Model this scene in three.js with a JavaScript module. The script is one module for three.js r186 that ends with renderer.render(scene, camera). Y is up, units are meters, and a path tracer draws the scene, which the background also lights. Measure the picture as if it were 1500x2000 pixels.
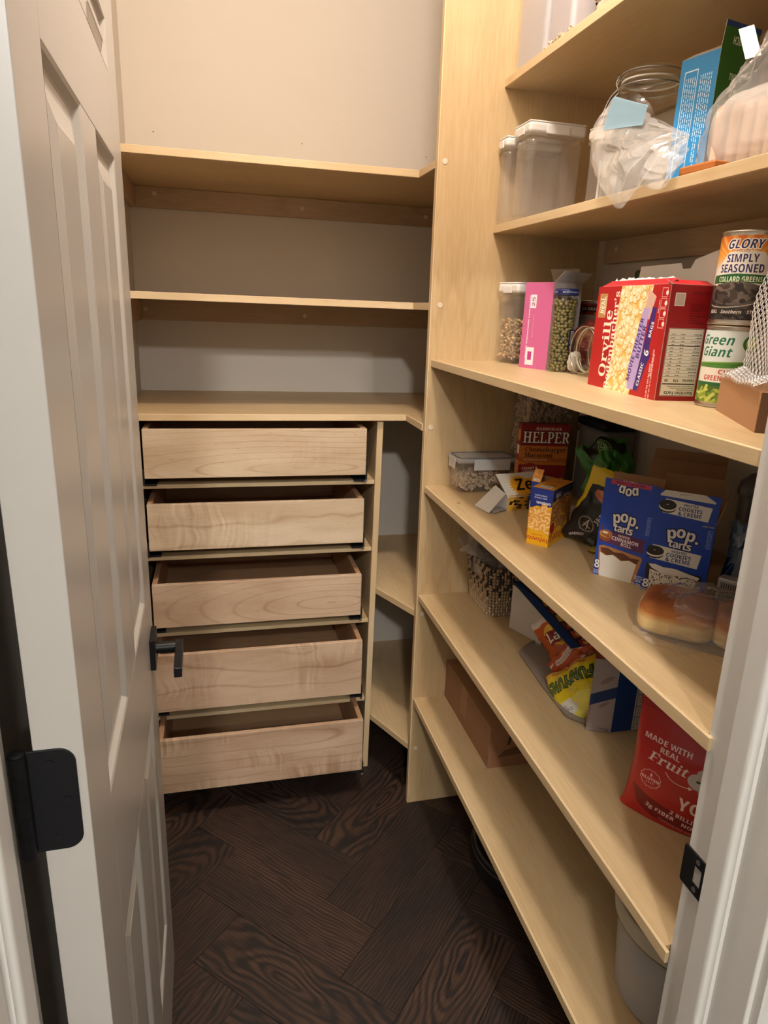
import * as THREE from 'three';
import { RoundedBoxGeometry } from 'three/addons/geometries/RoundedBoxGeometry.js';
import { mergeGeometries, mergeVertices } from 'three/addons/utils/BufferGeometryUtils.js';

// ---------------------------------------------------------------- camera, light, exposure
const scene = new THREE.Scene();
scene.background = new THREE.Color(0x0b0a09);
const camera = new THREE.PerspectiveCamera(2 * Math.atan(1000 / 1322.433) * 180 / Math.PI, 0.75, 0.02, 30);
camera.position.set(0.2542, 1.5597, 2.4974);
camera.rotation.set(-0.2938, -0.2463, 0.0402, 'YXZ');
scene.add(camera);

const renderer = new THREE.WebGLRenderer({ antialias: true });
renderer.toneMapping = THREE.LinearToneMapping;
renderer.toneMappingExposure = 1.0;
renderer.shadowMap.enabled = true;

const LAMP = { at: [0.56, 2.82, 1.50], color: [1.0, 0.88, 0.80], power: 6.05, radius: 3.2 };     // pantry ceiling lamp
const HALL = [{ at: [-0.05, 2.70, 4.4], power: 19 }, { at: [0.75, 2.70, 4.9], power: 13 }];   // hall ceiling lamps
const HALL_COLOR = [1.0, 0.985, 0.96];

// ---------------------------------------------------------------- helpers
let seed = 7;
const rnd = () => { seed = (seed * 1664525 + 1013904223) >>> 0; return seed / 4294967296; };
const rr = (a, b) => a + (b - a) * rnd();
const lin = (r, g, b) => new THREE.Color().setRGB(r, g, b);
const used = {};
function numbered(name) {
  const n = used[name] = (used[name] || 0) + 1;
  return n === 1 ? name : name + '_' + String(n - 1).padStart(3, '0');
}
function shade(o) { o.traverse((m) => { if (m.isMesh) { m.castShadow = true; m.receiveShadow = true; } }); return o; }
function thing(name, label, category, at = [0, 0, 0], turn = 0, group) {
  const o = new THREE.Group(); o.name = numbered(name); o.position.set(...at); o.rotation.y = turn;
  o.userData = { label, category }; if (group) o.userData.group = group;
  scene.add(o); return o;
}
function struct(name, parent) {
  const o = new THREE.Group(); o.name = name; if (!parent) { o.userData.kind = 'structure'; scene.add(o); } else parent.add(o); return o;
}
function sub(name, parent) { const o = new THREE.Group(); o.name = name; parent.add(o); return o; }
function part(name, geo, mat, parent, at, rot) {
  const m = new THREE.Mesh(Array.isArray(geo) ? merge(geo) : geo, mat); m.name = name; m.castShadow = m.receiveShadow = true;
  if (at) m.position.set(...at); if (rot) m.rotation.set(...rot);
  (parent || scene).add(m); return m;
}
function merge(list) {
  const clean = list.map((g) => {
    g = g.index ? g.toNonIndexed() : g;
    for (const k of Object.keys(g.attributes)) if (!['position', 'normal', 'uv'].includes(k)) g.deleteAttribute(k);
    if (!g.attributes.uv) g.setAttribute('uv', new THREE.BufferAttribute(new Float32Array(g.attributes.position.count * 2), 2));
    return g;
  });
  return mergeGeometries(clean);
}
// uv in metres: u runs along the grain axis
function metreUV(g, grain = 'x', ou = 0, ov = 0) {
  if (g.index) g = g.toNonIndexed();
  const p = g.attributes.position, n = g.attributes.normal, uv = new Float32Array(p.count * 2), G = 'xyz'.indexOf(grain);
  for (let i = 0; i < p.count; i += 3) {
    let a = [0, 0, 0];
    for (let k = 0; k < 3; k++) { a[0] += n.getX(i + k); a[1] += n.getY(i + k); a[2] += n.getZ(i + k); }
    a = a.map(Math.abs); let d = a.indexOf(Math.max(...a));
    const ax = [0, 1, 2].filter((k) => k !== d), U = ax.includes(G) ? G : ax[0], V = ax.find((k) => k !== U);
    for (let k = 0; k < 3; k++) {
      const c = [p.getX(i + k), p.getY(i + k), p.getZ(i + k)];
      uv[(i + k) * 2] = c[U] + ou; uv[(i + k) * 2 + 1] = c[V] + ov + (d === 1 ? 0 : 0.37 * d);
    }
  }
  g.setAttribute('uv', new THREE.BufferAttribute(uv, 2)); return g;
}
// board between two corners, edges eased by r
function board(x0, y0, z0, x1, y1, z1, grain = 'x', r = 0.0012, ou = 0, ov = 0) {
  const w = x1 - x0, h = y1 - y0, d = z1 - z0;
  const g = new RoundedBoxGeometry(w, h, d, 1, Math.min(r, w / 2.2, h / 2.2, d / 2.2));
  g.translate((x0 + x1) / 2, (y0 + y1) / 2, (z0 + z1) / 2);
  return metreUV(g, grain, ou, ov);
}
function box(w, h, d, r = 0.001, seg = 1) { return new RoundedBoxGeometry(w, h, d, seg, Math.min(r, w / 2.2, h / 2.2, d / 2.2)); }
// plate with an outline in x, z
function plate(pts, y0, y1, grain = 'x', ou = 0, ov = 0) {
  const s = new THREE.Shape(pts.map(([x, z]) => new THREE.Vector2(x, -z)));
  const g = new THREE.ExtrudeGeometry(s, { depth: y1 - y0, bevelEnabled: false }); g.rotateX(-Math.PI / 2); g.translate(0, y0, 0);
  return metreUV(g, grain, ou, ov);
}
function tube(pts, r, seg = 24, rad = 8, closed = false) {
  return new THREE.TubeGeometry(new THREE.CatmullRomCurve3(pts.map((p) => new THREE.Vector3(...p)), closed), seg, r, rad, closed);
}
function lathe(pts, seg = 40) { return new THREE.LatheGeometry(pts.map(([x, y]) => new THREE.Vector2(x, y)), seg); }
// grid surface from f(u, v) -> [x, y, z]
function sheet(f, nu, nv, uvScale = 1) {
  const pos = [], uv = [], idx = [];
  for (let j = 0; j <= nv; j++) for (let i = 0; i <= nu; i++) { const u = i / nu, v = j / nv; pos.push(...f(u, v)); uv.push(u * uvScale, v * uvScale); }
  for (let j = 0; j < nv; j++) for (let i = 0; i < nu; i++) { const a = j * (nu + 1) + i, b = a + 1, c = a + nu + 1, d = c + 1; idx.push(a, b, d, a, d, c); }
  const g = new THREE.BufferGeometry(); g.setAttribute('position', new THREE.Float32BufferAttribute(pos, 3)); g.setAttribute('uv', new THREE.Float32BufferAttribute(uv, 2));
  g.setIndex(idx); g.computeVertexNormals(); return g;
}
// one quad from four corners (uv 0..1, first corner = lower left of its print)
function quad(a, b, c, d) {
  const g = new THREE.BufferGeometry(); g.setAttribute('position', new THREE.Float32BufferAttribute([...a, ...b, ...c, ...a, ...c, ...d], 3));
  g.setAttribute('uv', new THREE.Float32BufferAttribute([0, 0, 1, 0, 1, 1, 0, 0, 1, 1, 0, 1], 2)); g.computeVertexNormals(); return g;
}

// ---------------------------------------------------------------- noise and textures
function hash(x, y, s) { let h = (x * 374761393 + y * 668265263 + s * 974634777) | 0; h = Math.imul(h ^ (h >>> 13), 1274126177); return ((h ^ (h >>> 16)) >>> 0) / 4294967296; }
function vnoise(x, y, s = 0) {
  const i = Math.floor(x), j = Math.floor(y), a = x - i, b = y - j, u = a * a * (3 - 2 * a), v = b * b * (3 - 2 * b);
  return (hash(i, j, s) * (1 - u) + hash(i + 1, j, s) * u) * (1 - v) + (hash(i, j + 1, s) * (1 - u) + hash(i + 1, j + 1, s) * u) * v;
}
function fbm(x, y, s = 0, o = 4) { let a = 0, w = 0.5, t = 0; for (let k = 0; k < o; k++) { a += w * vnoise(x, y, s + k * 17); t += w; x *= 2.03; y *= 2.03; w *= 0.5; } return a / t; }
const clamp = (x, a = 0, b = 1) => Math.min(b, Math.max(a, x));
const mix = (a, b, t) => a + (b - a) * t;
const mix3 = (a, b, t) => [mix(a[0], b[0], t), mix(a[1], b[1], t), mix(a[2], b[2], t)];
// texture over su x sv metres; f(u, v) in metres gives sRGB 0..255
function computed(w, h, su, sv, f, srgb = true) {
  const d = new Uint8Array(w * h * 4);
  for (let j = 0; j < h; j++) for (let i = 0; i < w; i++) { const c = f(i / w * su, j / h * sv), k = (j * w + i) * 4; d[k] = clamp(c[0], 0, 255); d[k + 1] = clamp(c[1], 0, 255); d[k + 2] = clamp(c[2], 0, 255); d[k + 3] = 255; }
  const t = new THREE.DataTexture(d, w, h); t.wrapS = t.wrapT = THREE.MirroredRepeatWrapping; t.magFilter = THREE.LinearFilter; t.minFilter = THREE.LinearMipmapLinearFilter; t.generateMipmaps = true;
  if (srgb) t.colorSpace = THREE.SRGBColorSpace; t.repeat.set(1 / su, 1 / sv); t.needsUpdate = true; return t;
}
function canvas(w, h, draw) {
  const c = document.createElement('canvas'); c.width = w; c.height = h; const x = c.getContext('2d'); draw(x, w, h);
  const t = new THREE.CanvasTexture(c); t.colorSpace = THREE.SRGBColorSpace; t.magFilter = THREE.LinearFilter; t.anisotropy = 8; return t;
}
const M = {};
const std = (o) => new THREE.MeshStandardMaterial(o), phy = (o) => new THREE.MeshPhysicalMaterial(o);
const mirror = (t, k = 1) => t;

// rotary-cut birch plywood: pale, broad soft figure with faint contour lines
function birch(s, base, dark) {
  return computed(768, 768, 1.4, 0.9, (u, v) => {
    const a = fbm(u * 1.7, v * 5.5, s, 4), h = (v * 6 + a * 5.5);
    const line = Math.pow(Math.abs(Math.sin(h * Math.PI)), 14) * 0.5 * clamp(fbm(u * 2, v * 3, s + 5, 2) * 2.4 - 0.75);
    const broad = fbm(u * 2.2, v * 7, s + 9, 3) - 0.5, fine = fbm(u * 22, v * 260, s + 3, 2) - 0.5;
    const t = clamp(0.32 + broad * 0.7 + line * 0.38 + fine * 0.3); return mix3(base, dark, t);
  });
}
// flat-sawn maple for the drawer boxes: pale, thin contour lines, patches of curl, short dark flecks
function maple(s, base, dark, u0, v0, curl, fu = 0.2, fv = 0.026) {
  const fl = []; let q = s * 13 + 5; const rq = () => { q = (q * 1664525 + 1013904223) >>> 0; return q / 4294967296; };
  for (let k = 0; k < 70; k++) fl.push([rq() * 0.7, rq() * 0.22, 0.0015 + rq() * 0.006, 0.0005 + rq() * 0.0005]);
  return computed(1280, 400, 0.7, 0.22, (u, v) => {
    const w = fbm(u * 5, v * 12, s, 3) - 0.5;
    const h = Math.hypot((v - v0) / fv, (u - u0) / fu + w * 0.25) + w * 0.9;
    const line = Math.pow(0.5 + 0.5 * Math.cos(h * 2 * Math.PI), 22) * clamp(0.15 + 0.9 * fbm(u * 5, v * 9, s + 2, 2));
    const cz = clamp(fbm(u * 6, v * 11, s + 31, 3) * 3.4 - 1.7);
    const cl = (fbm(u * 110 + fbm(u * 8, v * 12, s + 4, 2) * 6, v * 7 + u * 3, s + 41, 2) - 0.5) * 2 * curl * cz;
    let t = 0.22 + line * 0.42 + cl * 0.34 + (fbm(u * 3.5, v * 16, s + 8, 3) - 0.5) * 0.8 + (fbm(u * 40, v * 500, s + 6, 2) - 0.5) * 0.16;
    for (const f of fl) { const x = (u - f[0]) / f[2], y = (v - f[1]) / f[3]; const e = x * x + y * y; if (e < 1) t += 0.6 * (1 - e); }
    return mix3(base, dark, clamp(t));
  });
}
// dark stained oak planks with open, strongly drawn grain
function oak(s, u0, v0, k) {
  return computed(768, 256, 0.5, 0.166, (u, v) => {
    const w = fbm(u * 5, v * 11, s, 3) - 0.5, w2 = fbm(u * 14, v * 30, s + 3, 2) - 0.5;
    const h = k ? Math.hypot((v - v0) / 0.014, (u - u0) / 0.062) + w * 4.2 + w2 * 0.7 : (v - v0) / 0.0085 + w * 4 + w2 * 0.6 + u * 2.2;
    const band = 0.5 + 0.5 * Math.cos(h * 2 * Math.PI), line = Math.pow(band, 1.8);
    const pore = clamp(fbm(u * 26, v * 420, s + 7, 2) * 2.2 - 0.85);
    const t = clamp(0.06 + line * 0.8 * (0.5 + 0.8 * fbm(u * 6, v * 18, s + 11, 2)) + pore * 0.5 + (fbm(u * 4, v * 8, s + 5, 2) - 0.5) * 0.5);
    return mix3([112, 80, 57], [22, 13, 9], t);
  });
}
const B1 = birch(11, [204, 180, 139], [164, 133, 90]), B2 = birch(47, [205, 181, 141], [167, 137, 94]);
M.birch = std({ map: B1, roughness: 0.42 }); M.birch2 = std({ map: B2, roughness: 0.42 });
M.edge = std({ map: birch(71, [214, 191, 152], [184, 154, 110]), roughness: 0.5 });
M.pine = std({ map: birch(83, [188, 164, 134], [152, 122, 92]), roughness: 0.6 });
M.paint = std({ color: lin(0.62, 0.562, 0.482), roughness: 0.85 });
M.dimHallPaint = std({ color: lin(0.30, 0.285, 0.26), roughness: 0.85 });  // unseen hall walls, coloured dark to hold down fill light in the pantry
M.ceiling = std({ color: lin(0.70, 0.67, 0.62), roughness: 0.9 });
M.doorPaint = phy({ color: lin(0.46, 0.43, 0.385), roughness: 0.36, clearcoat: 0.25, clearcoatRoughness: 0.25 });
M.trim = phy({ color: lin(0.68, 0.65, 0.60), roughness: 0.4, clearcoat: 0.2, clearcoatRoughness: 0.3 });
M.black = phy({ color: lin(0.007, 0.007, 0.008), roughness: 0.5, specularIntensity: 0.5 });
M.blackSatin = phy({ color: lin(0.009, 0.009, 0.01), roughness: 0.34, specularIntensity: 0.6 });
M.steel = std({ color: lin(0.35, 0.35, 0.36), roughness: 0.35, metalness: 0.9 });
M.darkSteel = std({ color: lin(0.03, 0.03, 0.033), roughness: 0.4, metalness: 0.6 });
M.plug = std({ color: lin(0.62, 0.52, 0.39), roughness: 0.5 });
// ---------------------------------------------------------------- the room
const W = 1.303, ZP = 0.722, ZF = 1.905, ZH = 2.035, CEIL = 2.92, JL = 0.0545, JR = 0.833, HEAD = 2.05;
function slabs(name, list, mat) { const g = merge(list.map(([a, b]) => { const q = new THREE.BoxGeometry(b[0] - a[0], b[1] - a[1], b[2] - a[2]); q.translate((a[0] + b[0]) / 2, (a[1] + b[1]) / 2, (a[2] + b[2]) / 2); return q; })); const m = part(name, g, mat); m.userData.kind = 'structure'; return m; }
slabs('wall_back', [[[-0.12, -0.15, -0.12], [W + 0.12, CEIL + 0.12, 0]]], M.paint);
slabs('wall_left', [[[-0.12, -0.15, 0], [-0.002, CEIL + 0.12, ZF]]], M.paint);
slabs('wall_right', [[[W, -0.15, 0], [W + 0.12, CEIL + 0.12, ZF]]], M.paint);
slabs('wall_front', [[[-1.6, -0.15, ZF], [JL - 0.019, CEIL + 0.12, ZH]], [[JR + 0.034, -0.15, ZF], [2.6, CEIL + 0.12, ZH]], [[JL - 0.019, HEAD + 0.019, ZF], [JR + 0.019, CEIL + 0.12, ZH]]], M.paint);
slabs('ceiling', [[[-1.72, CEIL, -0.12], [2.72, CEIL + 0.12, 5.9]]], M.ceiling);
slabs('wall_hall_left', [[[-1.72, -0.15, ZH], [-1.6, CEIL, 5.8]]], M.dimHallPaint);
slabs('wall_hall_right', [[[2.6, -0.15, ZH], [2.72, CEIL, 5.8]]], M.dimHallPaint);
slabs('wall_hall_rear', [[[-1.72, -0.15, 5.8], [2.72, CEIL, 5.92]]], M.dimHallPaint);

// herringbone floor: every plank a mesh, three plank lengths to the width
{
  const floor = struct('floor');
  part('subfloor', (() => { const g = new THREE.BoxGeometry(4.4, 0.1, 6.0); g.translate(0.5, -0.062, 2.85); return g; })(), std({ color: lin(0.008, 0.006, 0.005), roughness: 0.9 }), floor);
  const texs = [oak(3, 0.12, 0.07, 1), oak(21, 0.4, 0.02, 0), oak(37, 0.36, 0.10, 1), oak(55, 0.1, 0.03, 0), oak(77, 0.24, 0.085, 1), oak(91, 0.3, 0.05, 0)];
  const mats = [];
  texs.forEach((t, i) => { for (const k of [0.80, 1.0, 1.15]) mats.push(std({ map: t, bumpMap: t, bumpScale: 0.0006, roughness: 0.62, color: lin(k * 0.35, k * 0.315, k * 0.29) })); });
  const pw = 0.163, pl = 0.489, gap = 0.0009, geos = [];
  for (let k = 0; k < 4; k++) {
    let g = new RoundedBoxGeometry(pl - gap, 0.012, pw - gap, 1, 0.0011); g = metreUV(g, 'x', 0.25, 0.083);
    if (k & 1) { const uv = g.attributes.uv; for (let i = 0; i < uv.count; i++) uv.setXY(i, 0.5 - uv.getX(i), uv.getY(i)); }
    if (k & 2) { const uv = g.attributes.uv; for (let i = 0; i < uv.count; i++) uv.setXY(i, uv.getX(i), 0.166 - uv.getY(i)); }
    geos.push(g);
  }
  const ax = 0.268, az = 0.586, q = Math.SQRT1_2;
  const spot = (p, r) => [ax + (p - r) * q, az + (p + r) * q];
  for (let i = -22; i < 24; i++) for (let j = -22; j < 24; j++) {
    const t = (((i - j) % 6) + 6) % 6; let cx, cz, turn;
    if (t === 0) { [cx, cz] = spot(i * pw + pl / 2, j * pw + pw / 2); turn = -Math.PI / 4; }
    else if (t === 5) { [cx, cz] = spot(i * pw + pw / 2, j * pw + pl / 2); turn = -Math.PI / 4 - Math.PI / 2; }
    else continue;
    const inRoom = cx > -0.15 && cx < W + 0.15 && cz > -0.15 && cz < 2.2, inHall = cz >= 2.2 && cz < 2.8 && cx > -0.6 && cx < 1.6;
    if (!inRoom && !inHall) continue;
    part('plank', geos[Math.floor(rnd() * 4)], mats[Math.floor(rnd() * mats.length)], floor, [cx, -0.0062 + rr(-0.00025, 0.00025), cz], [0, turn, 0]);
  }
}

// door frame: jambs with stops, head, casing on the hall side
function jamb(name, x, dir) {
  const g = struct(name);
  const slab = board(Math.min(x, x - dir * 0.019), 0, ZF, Math.max(x, x - dir * 0.019), HEAD + 0.019, ZH, 'y', 0.0025);
  part('jamb_board', slab, M.trim, g);
  // stop: square towards the door, ogee towards the hall
  const s = new THREE.Shape(); s.moveTo(0, 0); s.lineTo(0, 0.0115); s.lineTo(0.024, 0.0115); s.quadraticCurveTo(0.0285, 0.0115, 0.030, 0.0085); s.quadraticCurveTo(0.0315, 0.0055, 0.0345, 0.0045); s.lineTo(0.0355, 0); s.lineTo(0, 0);
  const e = new THREE.ExtrudeGeometry(s, { depth: HEAD, bevelEnabled: false, curveSegments: 6 });
  e.applyMatrix4(new THREE.Matrix4().makeBasis(new THREE.Vector3(0, 0, 1), new THREE.Vector3(dir, 0, 0), new THREE.Vector3(0, 1, 0)));
  e.translate(x, 0, 1.95); if (dir < 0) flip(e);
  part('door_stop', e, M.trim, g);
  return g;
}
function flip(g) { for (const k of ['position', 'uv']) { const a = g.attributes[k], n = a.itemSize; for (let i = 0; i < a.count; i += 3) for (let c = 0; c < n; c++) { const t = a.array[i * n + c]; a.array[i * n + c] = a.array[(i + 2) * n + c]; a.array[(i + 2) * n + c] = t; } } g.computeVertexNormals(); return g; }
const jambL = jamb('trim_1', JL, 1), jambR = jamb('trim_2', JR, -1);
const lean = (g) => { g.rotation.z = 0.0245; g.position.set(0.0137, -0.0204, 0); };   // this side of the frame stands a little out of plumb
lean(jambR);
{
  const h = struct('trim_3'); part('head_board', board(JL, HEAD, ZF, JR - 0.037, HEAD + 0.019, ZH, 'x', 0.002), M.trim, h);
  part('door_stop', board(JL, HEAD - 0.0115, 1.95, JR - 0.05, HEAD, 1.985, 'x', 0.003), M.trim, h);
  // casing profile seen from the hall, mitre left out
  const prof = [[0, 0], [0.011, 0], [0.014, 0.004], [0.014, 0.012], [0.017, 0.02], [0.019, 0.05], [0.019, 0.057], [0, 0.057]];
  const cas = (name, x, dir) => {
    const g = struct(name), s = new THREE.Shape(prof.map(([a, b]) => new THREE.Vector2(b, a)));
    const e = new THREE.ExtrudeGeometry(s, { depth: HEAD + 0.07, bevelEnabled: false });
    e.applyMatrix4(new THREE.Matrix4().makeBasis(new THREE.Vector3(dir, 0, 0), new THREE.Vector3(0, 0, 1), new THREE.Vector3(0, 1, 0))); e.translate(x, 0, ZH); if (dir > 0) flip(e);
    part('casing_board', e, M.trim, g); if (dir > 0) lean(g);
  };
  cas('trim_4', JL - 0.006, -1); cas('trim_5', JR + 0.006, 1);
}
// strike plate on the right jamb
{
  const s = new THREE.Shape(); const hw = 0.0145, hh = 0.0285, r = 0.004;
  s.moveTo(-hw - 0.012 + r, -hh); s.lineTo(hw - r, -hh); s.quadraticCurveTo(hw, -hh, hw, -hh + r); s.lineTo(hw, hh - r); s.quadraticCurveTo(hw, hh, hw - r, hh); s.lineTo(-hw - 0.012 + r, hh); s.quadraticCurveTo(-hw - 0.012, hh, -hw - 0.012, hh - r); s.lineTo(-hw - 0.012, -hh + r); s.quadraticCurveTo(-hw - 0.012, -hh, -hw - 0.012 + r, -hh);
  const hole = new THREE.Path(); hole.moveTo(-0.006, -0.013); hole.lineTo(0.008, -0.013); hole.lineTo(0.008, 0.013); hole.lineTo(-0.006, 0.013); hole.lineTo(-0.006, -0.013); s.holes.push(hole);
  const e = new THREE.ExtrudeGeometry(s, { depth: 0.0016, bevelEnabled: true, bevelSize: 0.0005, bevelThickness: 0.0005, bevelSegments: 1 });
  const p = sub('strike_plate', jambR); p.position.set(JR - 0.0004, 0.887, 1.9285); p.rotation.y = -Math.PI / 2; p.userData.label = 'black strike plate';
  part('plate', e, M.black, p, [0, 0, 0]);
  part('latch_pocket', box(0.014, 0.026, 0.0006, 0.0001), std({ color: lin(0.45, 0.43, 0.4), roughness: 0.6 }), p, [0.001, 0, 0.0007]);
  for (const y of [-0.021, 0.021]) part('screw', (() => { const g = new THREE.CylinderGeometry(0.0035, 0.0035, 0.0012, 16); g.rotateX(Math.PI / 2); return g; })(), M.steel, p, [0, y, 0.0022]);
}

// six-panel door standing open, hinged on the left jamb
{
  const T = 0.0445, DW = 0.757, DH = 2.032, door = struct('door_1');
  // local frame: s (x) runs from the hinge edge to the latch edge, z is the face that looks into the pantry
  door.position.set(0.1205, 0.008, 1.90); door.rotation.y = Math.atan2(0.755, -0.0135);
  const col = [[0.115, 0.320], [0.437, 0.642]], rows = [[0.225, 0.777], [0.997, 1.757], [1.876, 1.945]];
  const B = (a, b, c, d, g) => board(a, b, -T, c, d, 0, g, 0.0012);
  const stileIn = (x0, x1) => part('stile', B(x0, 0, x1, DH, 'y'), M.doorPaint, door);
  stileIn(0, col[0][0]); stileIn(col[1][1], DW);
  const ry = [[0, rows[0][0]], [rows[0][1], rows[1][0]], [rows[1][1], rows[2][0]], [rows[2][1], DH]];
  for (const [a, b] of ry) part('rail', B(col[0][0], a, col[1][1], b, 'x'), M.doorPaint, door);
  for (const [a, b] of rows) part('mullion', B(col[0][1], a, col[1][0], b, 'y'), M.doorPaint, door);
  // moulded panels: sticking slope, flat, raised bevel, field
  const prof = [[0, 0], [0.004, -0.0015], [0.010, -0.0075], [0.013, -0.0085], [0.024, -0.0085], [0.0265, -0.0075], [0.050, -0.0022], [0.053, -0.0012]];
  for (const [x0, x1] of col) for (const [y0, y1] of rows) {
    const faces = [];
    for (const side of [1, -1]) {
      const pos = [];
      const ring = ([o, z]) => { const k = Math.min(1, (y1 - y0) / 0.12), q = o * k, zz = side > 0 ? z : -T - z; return [[x0 + q, y0 + q, zz], [x1 - q, y0 + q, zz], [x1 - q, y1 - q, zz], [x0 + q, y1 - q, zz]]; };
      for (let i = 0; i + 1 < prof.length; i++) { const a = ring(prof[i]), b = ring(prof[i + 1]); for (let k = 0; k < 4; k++) { const l = (k + 1) % 4; faces.push(side > 0 ? quad(a[k], a[l], b[l], b[k]) : quad(a[l], a[k], b[k], b[l])); } }
      const e = ring(prof[prof.length - 1]); faces.push(side > 0 ? quad(e[0], e[1], e[2], e[3]) : quad(e[1], e[0], e[3], e[2]));
    }
    part('panel', faces, M.doorPaint, door);
  }
  // lever handle
  const hd = sub('handle', door); hd.position.set(DW - 0.062, 0.886 - 0.008, 0); hd.userData.label = 'black lever handle on a square plate';
  part('backplate', box(0.066, 0.066, 0.0105, 0.0012), M.blackSatin, hd, [0, 0, 0.00525]);
  part('neck', (() => { const g = new THREE.CylinderGeometry(0.0115, 0.0115, 0.046, 32); g.rotateX(Math.PI / 2); return g; })(), M.blackSatin, hd, [0, 0, 0.033]);
  part('lever', board(-0.108, -0.0105, -0.0075, 0.0125, 0.0105, 0.0075, 'x', 0.002), M.blackSatin, hd, [0, 0, 0.055]);
  part('set_screw', (() => { const g = new THREE.CylinderGeometry(0.0018, 0.0018, 0.001, 12); return g; })(), M.steel, hd, [0, -0.0113, 0.024]);
  // hinge: leaf let into the hinge edge, knuckles, jamb leaf
  const hinge = (y, vis) => {
    const h = sub('hinge', door); h.position.set(0, y, -T); h.userData.label = 'black butt hinge with rounded corners';
    const s = new THREE.Shape(), w = 0.036, hh = 0.0565, r = 0.0155; s.moveTo(-0.008, -hh); s.lineTo(w - r, -hh); s.absarc(w - r, -hh + r, r, -Math.PI / 2, 0); s.lineTo(w, hh - r); s.absarc(w - r, hh - r, r, 0, Math.PI / 2); s.lineTo(-0.008, hh); s.lineTo(-0.008, -hh);
    const e = new THREE.ExtrudeGeometry(s, { depth: 0.0022, bevelEnabled: true, bevelSize: 0.0004, bevelThickness: 0.0004, bevelSegments: 1, curveSegments: 10 }); e.rotateY(-Math.PI / 2);
    part('leaf', e, M.black, h, [0.0004, 0, 0]);
    const kn = []; for (let k = 0; k < 5; k++) { const c = new THREE.CylinderGeometry(0.0076, 0.0076, 0.0222, 20); c.translate(0, -0.0452 + k * 0.0226, 0); kn.push(c); }
    part('knuckle', kn, M.black, h, [-0.004, 0, -0.0125]);
    const tip = new THREE.SphereGeometry(0.0072, 16, 8); const tip2 = tip.clone(); tip.scale(1, 0.5, 1); tip2.scale(1, 0.6, 1); tip.translate(0, 0.0568, 0); tip2.translate(0, -0.0568, 0);
    part('pin', [tip, tip2], M.black, h, [-0.004, 0, -0.0125]);
    for (const [yy, zz] of [[-0.042, 0.014], [0.0, 0.026], [0.042, 0.014]]) part('screw', (() => { const g = new THREE.CylinderGeometry(0.0042, 0.0042, 0.0012, 20); g.rotateZ(Math.PI / 2); return g; })(), M.blackSatin, h, [-0.0026, yy, zz]);
  };
  hinge(1.095 - 0.008); hinge(0.24); hinge(1.80);
}
// ---------------------------------------------------------------- joinery
const PT = 0.019;
function plugAt(parent, x, y, z, axis) {
  const g = new THREE.CylinderGeometry(0.0068, 0.0072, 0.0022, 24); if (axis === 'z') g.rotateX(Math.PI / 2); else if (axis === 'x') g.rotateZ(Math.PI / 2);
  part('screw_cap', g, M.plug, parent, [x, y, z]);
}
// tall plywood end panel between the two shelf runs
{
  const p = thing('end_panel', 'tall birch plywood end panel carrying the ends of the right wall shelves', 'panel', [0.809, 0, ZP]);
  p.rotation.z = 0.0088; p.position.x = 0.8178;
  part('board', board(0.004, 0, -PT, W - 0.835, 2.80, 0, 'y', 0.0008, 0.2, 0.1), M.birch, p);
  part('edge_strip', board(0, 0, -PT, 0.004, 2.80, 0, 'y', 0.0012), M.edge, p);
  for (const [x, y] of [[0.019, 1.911], [0.0255, 1.570], [0.0165, 1.246], [0.0205, 0.681], [0.0215, 0.208]]) plugAt(p, x, y, 0.0006, 'z');
}
// L-shaped shelves along the back wall that turn behind the end panel
function backShelf(y, z, label, mat, ou) {
  const s = thing('corner_wall_shelf', label, 'shelf', [0, y, 0], 0, 'shelves along the back wall'), xc = 0.804, zb = ZP - PT, e = 0.006;
  part('board', plate([[0, 0], [W, 0], [W, zb], [xc + e, zb], [xc + e, z - e], [0, z - e]], -PT, 0, 'x', ou, ou), mat, s);
  part('edge_strip', [board(0, -PT, z - e, xc + e, 0, z, 'x', 0.0012, ou)], M.edge, s);
  part('edge_strip', [board(xc, -PT, z, xc + e, 0, zb, 'z', 0.0012, ou)], M.edge, s);
}
backShelf(1.918, 0.549, 'topmost plywood shelf along the back wall, under the bare bright wall', M.birch, 0.1);
backShelf(1.5746, 0.552, 'middle plywood shelf along the back wall, seen edge on at eye level', M.birch2, 0.5);
backShelf(1.252, 0.534, 'plywood shelf over the drawers that forms the top of the drawer unit', M.birch, 0.9);
// cleats under the shelves
function cleat(label, list, caps, group) {
  const c = thing('shelf_cleat', label, 'cleat', [0, 0, 0], 0, group);
  list.forEach((b) => part('board', board(...b), M.pine, c)); caps.forEach((k) => plugAt(c, ...k));
}
cleat('wooden cleat screwed to the back wall under the topmost back shelf', [[0.0, 1.837, 0, W, 1.8985, 0.019, 'x', 0.001]], [[0.078, 1.879, 0.0195, 'z'], [0.551, 1.866, 0.0195, 'z'], [0.986, 1.868, 0.0195, 'z']]);
cleat('wooden cleat screwed to the back wall under the middle back shelf', [[0.0, 1.4887, 0, W, 1.555, 0.019, 'x', 0.001]], [[0.029, 1.523, 0.0195, 'z'], [0.561, 1.519, 0.0195, 'z']]);
cleat('short side cleat on the left wall under the topmost back shelf', [[0.0, 1.837, 0.019, 0.019, 1.8985, 0.50, 'z', 0.001]], []);
cleat('short side cleat on the left wall under the middle back shelf', [[0.0, 1.4887, 0.019, 0.019, 1.555, 0.50, 'z', 0.001]], []);
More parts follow.
